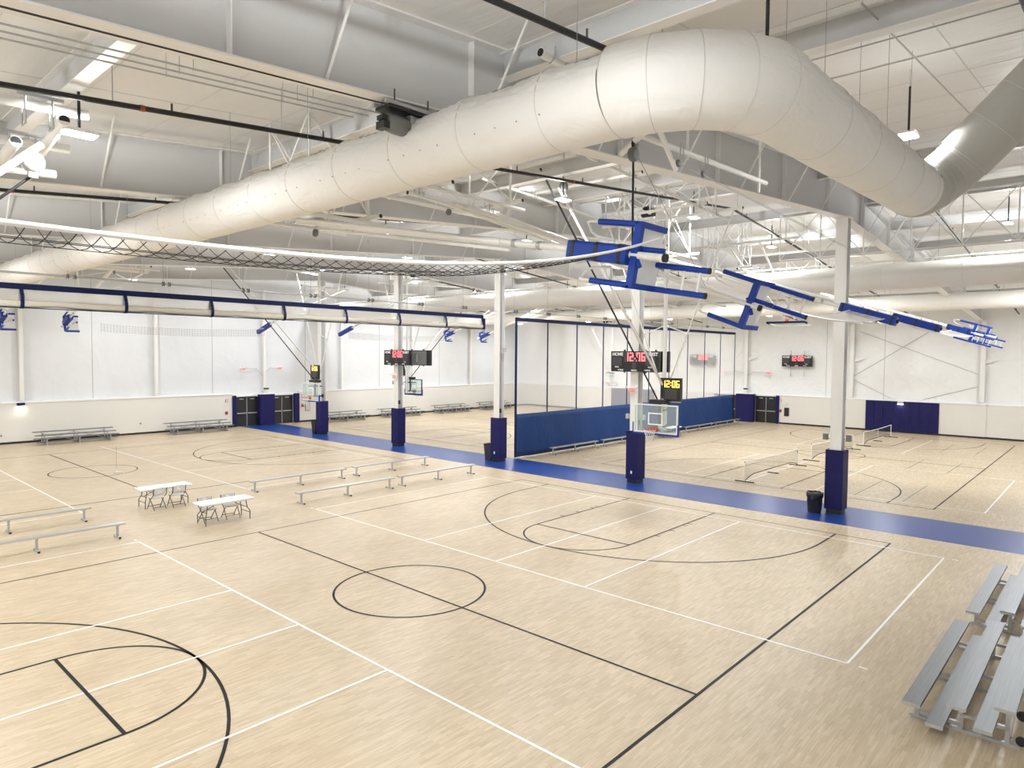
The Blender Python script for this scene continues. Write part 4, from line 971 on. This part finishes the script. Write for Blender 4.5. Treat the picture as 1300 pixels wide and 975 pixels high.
t = thing('drop_rod', 'black drop rod from the roof down to the top of the duct bend', 'rod', (-2.95, -9.75, 0))
MB().tube((0, 0, 9.2), (0, 0, 10.55), 0.022, 8).build('rod', 'black', t)
MB().tube((0, 0, 10.55), (0, 0, zr(-2.95)), 0.008, 5).build('hanger', 'galv', t)
# clamped pipe ends on the roof beams in front of the duct
for (x, y, z, dx, lb) in ((-2.25, -6.2, 10.27, 0.75, 'short white pipe clamped under the roof beam left of the duct bend'), (0.55, -6.9, 10.45, 0.8, 'short white pipe clamped under the roof beam behind the duct bend')):
    t = thing('pipe_stub', lb, 'pipe', (x, y, z))
    MB().tube((-dx/2, 0, 0), (dx/2, 0, -0.02), 0.07, 14).build('pipe', 'white_tube', t)
    MB().tube((-dx/2-0.003, 0, 0), (-dx/2-0.001, 0, 0), 0.06, 14).build('pipe_end', 'black', t)
    for k in (-0.14, 0.14): MB().path([(k, -0.09, 0.14), (k, -0.09, -0.03), (k, 0, -0.085), (k, 0.09, -0.03), (k, 0.09, 0.14)], 0.012, 6).build('clamp', 'galv', t)
    MB().tube((0.1, 0, -0.07), (0.1, 0, -0.6), 0.03, 8).build('drop_post', 'white_tube', t)
# net hoist winch under the first girder, with its cables and conduit
t = thing('hoist_winch', 'dark grey motor winch hanging under the first roof girder beside the duct', 'winch', (-4.25, -5.05, 8.98))
MB().box(-0.45, 0.30, -0.22, 0.10, 0.16, 0.20).build('mount_plate', 'black', t)
for y in (-0.2, 0.08): MB().bar((-0.5, y, 0.23), (0.5, y, 0.25), 0.05, 0.05).build('strut_channel', 'galv', t)
for x in (-0.35, 0.25):
    for y in (-0.2, 0.08): MB().tube((x, y, 0.15), (x, y, 0.42), 0.01, 5).build('hanger_rod', 'black', t)
MB().lathe([(0.05, -0.24), (0.12, -0.22), (0.135, -0.1), (0.135, 0.10), (0.11, 0.14)], 16, (-0.16, -0.06, 0.0), 'x').build('motor', 'motor_grey', t)
MB().box(-0.05, 0.14, -0.17, 0.05, -0.11, 0.15).build('gearbox', 'galv', t)
MB().lathe([(0.05, 0), (0.14, 0.01), (0.14, 0.05), (0.08, 0.06), (0.08, 0.12), (0.14, 0.13), (0.14, 0.16)], 16, (0.15, -0.06, -0.02), 'x').build('cable_drum', 'black', t)
MB().box(-0.50, -0.40, -0.16, 0.02, -0.12, -0.02).box(-0.50, -0.42, -0.14, 0.0, 0.0, 0.06).build('terminal_box', 'black', t)
MB().path([(0.42, -0.1, 0.2), (0.52, -0.1, 0.12), (0.54, -0.1, -0.05), (0.45, -0.1, -0.14), (0.28, -0.1, -0.05), (0.2, -0.1, 0.14)], 0.014, 6).build('power_cord', 'black', t)
for k, yy in enumerate((-5.72, -5.66)):
    tag(MB().tube((-10.2, yy, 8.57+0.03*k), (-4.7, yy, 8.97+0.03*k), 0.007, 5).build('hoist_line', 'black'), 'thin black hoist line along the first roof girder to the winch, %s' % ('lower one', 'upper one')[k], 'cable', 'hoist lines to the winch')
for k, (yy, dz) in enumerate(((-4.5, 0.0), (-4.1, 0.0), (-3.7, 0.0))):
    t = thing('conduit', 'thin grey conduit behind the first girder, %s' % ('nearest the girder', 'middle one of three', 'furthest from the girder')[k], 'conduit', (0, yy, 0), group='conduits behind the first girder')
    MB().tube((-9.6, 0, 8.93+0.07*k), (-4.2, 0, 9.33+0.07*k), 0.011, 6).build('tube', 'galv', t)
    for x in (-8.9, -7.0, -5.4): MB().tube((x, 0, 9.62+0.074*x+0.07*k), (x, 0, zr(x)), 0.005, 4).build('hanger', 'galv', t)
# fine electrical tracks under the roof
for k, (x, y0_, y1_) in enumerate(((1.7, -13.5, -5.3), (3.05, -13.5, -5.3), (10.2, -4.9, 3.3), (11.2, -4.9, 3.3))):
    tag(MB().tube((x, y0_, zr(x)-0.42), (x, y1_, zr(x)-0.42), 0.013, 6).build('light_track', 'galv'), 'thin grey strut channel under the roof '+('left of the lamp over the duct', 'meeting the lamp over the duct', 'above the main hoop, first of two', 'above the main hoop, second of two')[k], 'conduit', 'lamp feed channels')
for k, (y, xa_, xb_) in enumerate(((-9.95, -0.2, 8.5), (-10.3, 9.5, 15.5), (-1.9, 4.0, 14.0), (-2.6, 5, 14), (-3.2, 5, 14))):
    tag(MB().tube((xa_, y, zr(xa_)-0.45), (xb_, y, zr(xb_)-0.45), 0.014, 6).build('light_track', 'galv'), 'thin grey strut channel following the roof slope '+('over the duct cross run', 'beyond the metal duct bend', 'above the main hoop, nearest the sprinkler pipe', 'above the main hoop, middle one', 'above the main hoop, nearest the girder')[k], 'conduit', 'sloping lamp feed channels')

# ------------------------------------------------------------------ benches
def make_bench():
    t = thing('team_bench', '', 'bench')
    MB().box(-2.285, 2.285, -0.125, 0.125, 0.425, 0.45).box(-2.285, 2.285, -0.125, -0.115, 0.40, 0.425).box(-2.285, 2.285, 0.115, 0.125, 0.40, 0.425).build('seat_plank', 'bench_aluminium', t)
    for x in (-2.287, 2.285): MB().box(x, x+0.004, -0.128, 0.128, 0.397, 0.453).build('end_cap', 'galv', t)
    for x in (-2.1, 0.0, 2.1):
        lg = MB().box(x-0.03, x+0.03, -0.025, 0.025, 0.05, 0.40).box(x-0.03, x+0.03, -0.11, 0.11, 0.375, 0.40).build('leg', 'galv', t)
        MB().box(x-0.03, x+0.03, -0.22, 0.22, 0.0, 0.05).build('foot_bar', 'galv', lg)
        MB().box(x-0.032, x+0.032, -0.235, -0.22, 0.0, 0.055).box(x-0.032, x+0.032, 0.22, 0.235, 0.0, 0.055).build('foot_cap', 'rubber', lg)
    return t
bproto = make_bench(); bf = {'used': False}
gB = 'aluminium team benches on the court floor'
for x, y, lb in ((5.12, 13.75, 'aluminium bench in the row further from the main court, next to the white tables'),
                 (10.2, 13.85, 'aluminium bench in the row further from the main court, reaching towards the blue strip'),
                 (5.24, 10.35, 'aluminium bench in the row along the main court, nearer the white tables'),
                 (10.15, 10.4, 'aluminium bench in the row along the main court, ending close to the blue strip'),
                 (-5.45, 13.2, 'lone aluminium bench left of the tables, further from the main court'),
                 (-5.40, 10.13, 'lone aluminium bench left of the tables, beside the main court sideline')):
    place(bproto, bf, (x, y, 0), 0, lb, gB)
gC = 'aluminium benches along the blue curtain'
for x, lb in ((21.95, 'aluminium bench at the near end of the blue curtain'), (27.05, 'second aluminium bench along the blue curtain'), (37.9, 'fourth aluminium bench along the blue curtain'), (42.85, 'last aluminium bench along the blue curtain by the far doors')):
    place(bproto, bf, (x, 11.42, 0), 0, lb, gC)

# ------------------------------------------------------------------ bleachers: three rows, front towards +Y, x is the length
def make_bleacher():
    t = thing('bleacher', '', 'bleacher')
    hl = 2.235
    rows = [('seat_plank', 0.0, 0.42, 0.25), ('foot_plank', -0.32, 0.19, 0.235), ('seat_plank', -0.59, 0.57, 0.25), ('foot_plank', -0.93, 0.34, 0.235), ('seat_plank', -1.18, 0.74, 0.25)]
    for nm2, y, z, wd in rows:
        o = MB().box(-hl, hl, y-wd, y, z-0.03, z).box(-hl, hl, y-wd, y-wd+0.01, z-0.05, z-0.03).box(-hl, hl, y-0.01, y, z-0.05, z-0.03).build(nm2, 'aluminium', t)
        for x in (-hl-0.003, hl): MB().box(x, x+0.003, y-wd-0.003, y+0.003, z-0.052, z+0.002).build('end_cap', 'galv', o)
    for x in (-1.75, 0.0, 1.75):
        f = MB().box(x-0.03, x+0.03, -1.46, -0.02, 0.0, 0.05)
        for y, z in ((-0.125, 0.37), (-0.715, 0.52), (-1.30, 0.69)): f.box(x-0.03, x+0.03, y-0.03, y+0.03, 0.05, z)
        f.box(x-0.03, x+0.03, -0.70, -0.12, 0.09, 0.14).box(x-0.03, x+0.03, -1.32, -0.72, 0.24, 0.29)
        f.build('support_frame', 'galv', t)
    for xa_, xb_ in ((-1.75, 0.0), (0.0, 1.75)):
        MB().bar((xa_, -1.335, 0.10), (xb_, -1.335, 0.62), 0.04, 0.006, up=(0, 1, 0)).build('rear_brace', 'galv', t)
        MB().bar((xa_, -1.345, 0.62), (xb_, -1.345, 0.10), 0.04, 0.006, up=(0, 1, 0)).build('rear_brace', 'galv', t)
    for x in (-1.72, 1.72):
        for z in (0.14, 0.52):
            w_ = MB().lathe([(0.03, -0.02), (0.07, -0.018), (0.075, 0), (0.07, 0.018), (0.03, 0.02)], 12, (x-0.06, -1.47, z), 'x').build('wheel', 'rubber', t)
            MB().bar((x, -1.33, z), (x-0.06, -1.47, z), 0.02, 0.03).build('wheel_arm', 'galv', w_)
    return t
vproto = make_bleacher(); vf = {'used': False}
gV = 'bleachers on the floor beside the main court'
place(vproto, vf, (3.515, -10.42, 0), 0, 'three-row aluminium bleacher with wheels standing right beside the main court sideline', gV)
place(vproto, vf, (8.70, -10.50, 0), 0, 'three-row aluminium bleacher between the wheeled bleacher and the blue strip', gV)
gW = 'bleachers against the left wall'
for x, lb in ((2.75, 'aluminium bleacher against the left wall close to the wall lamp'), (10.45, 'aluminium bleacher against the left wall beside the black doors'),
              (22.6, 'aluminium bleacher against the left wall behind the hoop by the doors'), (28.8, 'aluminium bleacher against the left wall behind the scoreboard column'),
              (35.2, 'aluminium bleacher against the left wall between scoreboard column and curtain column'), (41.4, 'aluminium bleacher against the left wall behind the curtain column')):
    place(vproto, vf, (x, 35.75, 0), PI, lb, gW)

# ------------------------------------------------------------------ tables and chairs
def make_table():
    t = thing('folding_table', '', 'table')
    MB().rbox(-0.915, 0.915, -0.38, 0.38, 0.70, 0.735, 0.06).build('table_top', 'plastic_white', t)
    MB().box(-0.86, 0.86, -0.33, -0.31, 0.67, 0.70).box(-0.86, 0.86, 0.31, 0.33, 0.67, 0.70).build('apron', 'plastic_grey', t)
    for s in (-1, 1):
        for k in (-1, 1):
            MB().path([(s*0.66, k*0.22, 0.68), (s*0.70, k*0.24, 0.42), (s*0.76, k*0.32, 0.30), (s*0.76, k*0.32, 0.01)], 0.016, 8).build('leg', 'leg_grey', t)
        MB().tube((s*0.70, -0.24, 0.42), (s*0.70, 0.24, 0.42), 0.013, 6).tube((s*0.76, -0.32, 0.24), (s*0.76, 0.32, 0.24), 0.013, 6).build('leg_stretcher', 'leg_grey', t)
        MB().tube((s*0.70, 0, 0.42), (s*0.22, 0, 0.67), 0.011, 6).build('leg_lock', 'leg_grey', t)
    return t
def make_chair():
    """sits facing +Y"""
    t = thing('folding_chair', '', 'chair')
    MB().rbox(-0.22, 0.22, -0.19, 0.22, 0.425, 0.455, 0.06).build('seat', 'plastic_grey', t)
    # curved backrest with a hand slot
    vv = []; n = 12
    for i in range(n+1):
        u = -1+2*i/n
        for z in (0.0, 0.05, 0.16, 0.24, 0.27):
            zz = 0.56+z*1.0-(0.03*u*u if z > 0.2 else 0)
            vv.append((u*0.225, -0.235-0.04*(zz-0.45)-0.03*(1-u*u), zz))
    ff = [(i*5+k, (i+1)*5+k, (i+1)*5+k+1, i*5+k+1) for i in range(n) for k in range(4) if not (k == 2 and 4 <= i <= 7)]
    o = MB().add(vv, ff, True).build('backrest', 'plastic_grey', t); q = o.modifiers.new('thick', 'SOLIDIFY'); q.thickness = 0.02; q.offset = 0
    for s in (-1, 1):
        MB().path([(s*0.235, -0.27, 0.80), (s*0.235, -0.235, 0.56), (s*0.235, -0.02, 0.40), (s*0.235, 0.24, 0.01)], 0.014, 8).build('front_leg', 'leg_grey', t)
        MB().path([(s*0.215, 0.12, 0.43), (s*0.215, -0.05, 0.28), (s*0.215, -0.27, 0.01)], 0.014, 8).build('rear_leg', 'leg_grey', t)
    MB().tube((-0.215, -0.20, 0.10), (0.215, -0.20, 0.10), 0.011, 6).tube((-0.235, 0.17, 0.12), (0.235, 0.17, 0.12), 0.011, 6).build('cross_bar', 'leg_grey', t)
    return t
tproto = make_table(); tf = {'used': False}; cproto = make_chair(); cf = {'used': False}
place(tproto, tf, (-0.55, 13.80, 0), 0, 'white folding table with its two chairs pulled up on the near side', 'white folding tables')
place(tproto, tf, (-0.10, 9.80, 0), 0, 'white folding table with its two chairs half hidden behind it', 'white folding tables')
place(tproto, tf, (32.4, 10.75, 0), 0.05, 'white folding table beside the blue curtain, seen through the main backboard', 'white folding tables')
for x, y, r, lb in ((-0.98, 13.30, 0.10, 'pale folding chair before the far table, the one on the bench-end side'), (-0.28, 13.32, 0.02, 'pale folding chair before the far table, the one nearer the row of benches'),
                    (-0.50, 10.12, PI+0.05, 'pale folding chair behind the near table, next to the lone benches'), (0.28, 10.12, PI-0.04, 'pale folding chair behind the near table, on the side of the row of benches'),
                    (32.0, 11.22, PI, 'folding chair behind the table by the blue curtain, nearer the columns'), (32.75, 11.22, PI, 'folding chair behind the table by the blue curtain, nearer the far wall')):
    place(cproto, cf, (x, y, 0), r, lb, 'pale folding chairs at the tables')

# ------------------------------------------------------------------ bins
t = thing('trash_bin', 'dark round waste bin with a black liner beside the nearest navy column pad', 'bin', (15.55, -4.45, 0))
MB().lathe([(0.22, 0.0), (0.225, 0.02), (0.265, 0.68), (0.285, 0.69), (0.285, 0.73), (0.25, 0.735), (0.245, 0.70)], 20).build('body', 'bin_grey', t)
m_ = MB(); k = 24
vv = []
for i in range(k):
    a_ = 2*PI*i/k
    for r, z in ((0.245, 0.66), (0.25, 0.75+0.02*math.sin(i*2.3)), (0.292, 0.755+0.02*math.sin(i*1.7)), (0.298, 0.66+0.03*math.sin(i*2.9)), (0.29, 0.60+0.04*math.sin(i*1.3))):
        vv.append((r*math.cos(a_), r*math.sin(a_), z))
MB().add(vv, [(i*5+j, ((i+1) % k)*5+j, ((i+1) % k)*5+j+1, i*5+j+1) for i in range(k) for j in range(4)], True).build('liner', 'liner', t)
for s in (-1, 1): MB().box(s*0.275-0.03, s*0.275+0.03, -0.06, 0.06, 0.52, 0.60).build('handle', 'bin_grey', t)
for i in range(10):
    a_ = 2*PI*i/10; MB().tube((0.226*math.cos(a_), 0.226*math.sin(a_), 0.04), (0.258*math.cos(a_), 0.258*math.sin(a_), 0.50), 0.010, 5).build('rib', 'bin_grey', t)
for lb, x, y in (('slim dark grey waste bin tucked beside the navy pad at the blue curtain end', 15.95, 12.72), ('slim dark waste bin behind the navy column pad near the wall doors', 15.85, 29.92)):
    t = thing('slim_bin', lb, 'bin', (x, y, 0))
    v = [(-0.14, -0.20, 0), (0.14, -0.20, 0), (0.14, 0.20, 0), (-0.14, 0.20, 0), (-0.19, -0.27, 0.86), (0.19, -0.27, 0.86), (0.19, 0.27, 0.86), (-0.19, 0.27, 0.86)]
    MB().add(v, [(0, 1, 5, 4), (1, 2, 6, 5), (2, 3, 7, 6), (3, 0, 4, 7), (3, 2, 1, 0)]).build('body', 'bin_grey', t)
    MB().box(-0.205, 0.205, -0.285, -0.26, 0.84, 0.89).box(-0.205, 0.205, 0.26, 0.285, 0.84, 0.89).box(-0.205, -0.18, -0.26, 0.26, 0.84, 0.89).box(0.18, 0.205, -0.26, 0.26, 0.84, 0.89).build('rim', 'bin_grey', t)

# ------------------------------------------------------------------ portable low nets
def low_net(label, x0, x1, y0, y1):
    t = thing('portable_net', label, 'net', (x0, y0, 0), math.atan2(y1-y0, x1-x0), 'portable low nets in the far half'); Lw = math.hypot(x1-x0, y1-y0)
    for x in (0.0, Lw/2, Lw):
        h = 0.91 if x != Lw/2 else 0.86
        MB().tube((x, 0, 0.03), (x, 0, h), 0.022 if x != Lw/2 else 0.014, 8).build('post', 'plastic_white', t)
        w_ = 0.45 if x != Lw/2 else 0.28
        MB().tube((x, -w_, 0.025), (x, w_, 0.025), 0.024, 8).build('base_foot', 'black', t)
        if x != Lw/2: MB().tube((x, 0, h), (x, 0, h+0.03), 0.028, 8).build('post_cap', 'black', t)
    q = [(Lw*i/24, 0, 0.90-0.045*4*(i/24)*(1-i/24)) for i in range(25)]
    MB().path(q, 0.022, 5).build('top_tape', 'net_white', t)
    MB().path([(0.05, 0, 0.06), (Lw*0.08, 0, 0.20), (Lw*0.16, 0, 0.27), (Lw*0.5, 0, 0.28), (Lw*0.84, 0, 0.27), (Lw*0.92, 0, 0.20), (Lw-0.05, 0, 0.06)], 0.020, 6).build('bottom_bar', 'black', t)
    vv = []
    for i in range(25):
        vv += [(q[i][0], 0, q[i][2]), (q[i][0], 0, 0.12+0.16*min(1, 4*(i/24)*(1-i/24)*1.6))]
    MB().add(vv, [(2*i, 2*i+2, 2*i+3, 2*i+1) for i in range(24)]).build('net_mesh', 'mesh_net', t)
low_net('low white-topped portable net on the court just past the blue strip', 19.55, 26.15, -0.06, -0.15)
low_net('low portable net partly hidden by the nearest white column', 28.35, 35.1, -0.10, -0.40)
low_net('low portable net in front of the navy wall pads', 37.4, 44.0, -0.37, -0.45)

# ------------------------------------------------------------------ small fittings on walls and columns
def exit_sign(label, loc, rotz, back=0.10):
    """face towards local -X"""
    t = thing('exit_sign', label, 'sign', loc, rotz)
    MB().box(0, 0.06, -0.17, 0.17, 0, 0.22).build('housing', 'plastic_white', t)
    MB().box(-0.004, 0, -0.15, 0.15, 0.03, 0.19).build('face', 'sign_red', t)
    MB().box(0.06, back, -0.03, 0.03, 0.06, 0.14).build('bracket', 'galv', t)
    text_part('EXIT', 0.13, 'print_white', t, (-0.006, 0, 0.11), (PI/2, 0, -PI/2))
    for s in (-0.27, 0.27): MB().sphere((-0.03, s, 0.23), 0.055, 8).bar((0.02, s*0.6, 0.20), (0.0, s, 0.23), 0.02, 0.02).build('emergency_head', 'plastic_white', t)
    return t
exit_sign('lit red exit sign on the left wall above the door by the bleachers', (14.4, Y1-0.45, 4.35), PI/2, 0.45)
exit_sign('lit red exit sign on the left wall above the door by the fire alarm', (17.45, Y1-0.45, 4.38), PI/2, 0.45)
exit_sign('lit red exit sign on the column behind the main backboard', (RX-0.30, 3.62, 4.10), 0)
exit_sign('lit red exit sign on the column below the scoreboard with grey end cabinet', (RX-0.30, 20.75, 4.22), 0)
exit_sign('lit red exit sign on the far wall above the double door', (X1-0.45, 10.0, 4.22), 0, 0.45)
exit_sign('lit red exit sign on the far wall seen through the mesh curtain', (X1-0.45, 14.0, 4.22), 0, 0.45)
tag(MB().path([(14.7, Y1-0.2, 4.5), (15.6, Y1-0.2, 4.5), (16.1, Y1-0.2, 3.9)], 0.02, 6).build('conduit', 'galv'), 'bent grey conduit feeding the exit sign above the bleacher-side door', 'conduit')
tag(MB().path([(17.2, Y1-0.2, 4.5), (16.7, Y1-0.2, 4.5), (16.4, Y1-0.2, 4.2)], 0.02, 6).build('conduit', 'galv'), 'bent grey conduit feeding the exit sign above the door by the alarm', 'conduit')
tag(MB().path([(X1-0.2, 10.2, 4.36), (X1-0.2, 11.5, 4.36), (X1-0.2, 12.0, 4.1)], 0.02, 6).build('conduit', 'galv'), 'bent grey conduit on the far wall between exit sign and wall column', 'conduit')
tag(MB().path([(X1-0.2, 13.8, 4.40), (X1-0.2, 12.7, 4.40), (X1-0.2, 12.3, 4.3)], 0.02, 6).build('conduit', 'galv'), 'grey conduit on the far wall running behind the curtain edge', 'conduit')
def wall_box(name, label, cat, loc, rotz, w_, h_, mat, face=None):
    t = thing(name, label, cat, loc, rotz)
    MB().rbox(0, 0.06, -w_/2, w_/2, -h_/2, h_/2, 0.015, 'x').build('body', mat, t)
    MB().box(-0.006, 0, -w_/2+0.025, w_/2-0.025, -h_/2+0.025, h_/2-0.025).build('face', face or mat, t)
wall_box('alarm_strobe', 'small red alarm strobe high on the left wall beside the door', 'alarm', (13.1, Y1-0.361, 2.05), PI/2, 0.16, 0.2, 'red_paint', 'print_white')
wall_box('alarm_pull', 'small red alarm pull box on the left wall beside the door', 'alarm', (13.1, Y1-0.361, 1.12), PI/2, 0.18, 0.24, 'red_paint')
wall_box('extinguisher_cabinet', 'small bronze extinguisher cabinet on the left wall behind the hoop', 'cabinet', (20.0, Y1-0.361, 1.30), PI/2, 0.42, 0.75, 'bronze', 'plastic_grey')
wall_box('alarm_pull', 'small red alarm pull box on the left wall behind the hoop', 'alarm', (19.55, Y1-0.361, 1.40), PI/2, 0.2, 0.26, 'red_paint')
wall_box('alarm_strobe', 'small red alarm strobe on the far wall beside the double door', 'alarm', (X1-0.361, 8.95, 2.03), 0, 0.16, 0.2, 'red_paint', 'print_white')
wall_box('alarm_pull', 'small red alarm pull box on the far wall beside the double door', 'alarm', (X1-0.361, 8.95, 1.12), 0, 0.18, 0.24, 'red_paint')
wall_box('notice_plate', 'small white and red notice plate above the bronze cabinet on the far wall', 'notice', (X1-0.361, 8.42, 1.72), 0, 0.2, 0.3, 'print_white', 'plastic_grey')
wall_box('extinguisher_cabinet', 'bronze extinguisher cabinet on the far wall beside the double door', 'cabinet', (X1-0.361, 8.42, 1.05), 0, 0.40, 0.72, 'bronze', 'door_black')
for x, lb in ((-0.9, 'tiny outlet plate low on the left wall beside the wall-lamp bleacher'), (7.0, 'tiny outlet plate low on the left wall between the bleachers')): wall_box('outlet_plate', lb, 'outlet', (x, Y1-0.361, 0.55 if x < 0 else 0.75), PI/2, 0.09, 0.13, 'galv', 'black')
for lb, loc, rz in (('small lit wall lamp under the ledge on the left wall', (0.12, Y1-0.451, 2.32), PI/2), ('small lit wall lamp at the top of the navy wall pads', (X1-0.52, -0.2, 2.20), 0)):
    t = thing('wall_lamp', lb, 'lamp', loc, rz)
    MB().box(-0.05, 0.15, -0.20, 0.20, 0.02, 0.20).build('housing', 'galv' if rz == 0 else 'navy_pad', t)
    MB().box(-0.06, 0.12, -0.19, 0.19, -0.03, 0.02).build('lens', 'wall_lamp_face', t)
    la = D.lights.new('wall_lamp_light', 'AREA'); la.size = 0.3; la.energy = 4; la.color = (1, 0.93, 0.8)
    lo = D.objects.new('wall_lamp_light', la); C.objects.link(lo); lo.parent = t; lo.location = (0.02, 0, -0.04)
# twin flood heads on columns
for i, (y, lb) in enumerate(((20.7, 'pair of small grey flood heads on the column below the scoreboard with grey end cabinet'), (12.1, 'small grey flood head high on the column at the curtain end'), (-5.05, 'pair of small dark boxes above the pad of the nearest column'), (3.55, 'pair of small grey boxes just above the pad behind the main hoop'))):
    z = (3.85, 5.9, 2.72, 2.9)[i]
    t = thing('column_fitting', lb, 'fitting', (RX, y, z))
    for s in ((-1, 1) if i != 1 else (-1,)):
        MB().box(-0.12, 0.02, s*0.40-0.08, s*0.40+0.08, -0.02, 0.20).build('head', 'motor_grey' if i == 2 else 'galv', t)
        MB().bar((-0.0, s*0.21, 0.02), (-0.04, s*0.34, 0.06), 0.03, 0.03).build('arm', 'galv', t)
# free-standing tee on the far court with a thin line up to the roof
t = thing('pull_handle_line', 'thin white hanging line with a small tee handle over the far centre circle', 'cord', (0.6, 22.5, 0))
MB().tube((0, 0, 0.12), (0, 0, 1.25), 0.005, 5).build('cord', 'cable', t)
MB().tube((-0.12, 0, 0.03), (0.2, -0.14, 0.03), 0.028, 8).build('tee', 'plastic_white', t); MB().tube((0, 0, 0.03), (0, 0, 0.14), 0.018, 8).build('stem', 'plastic_white', t)
bpy.context.view_layer.update()
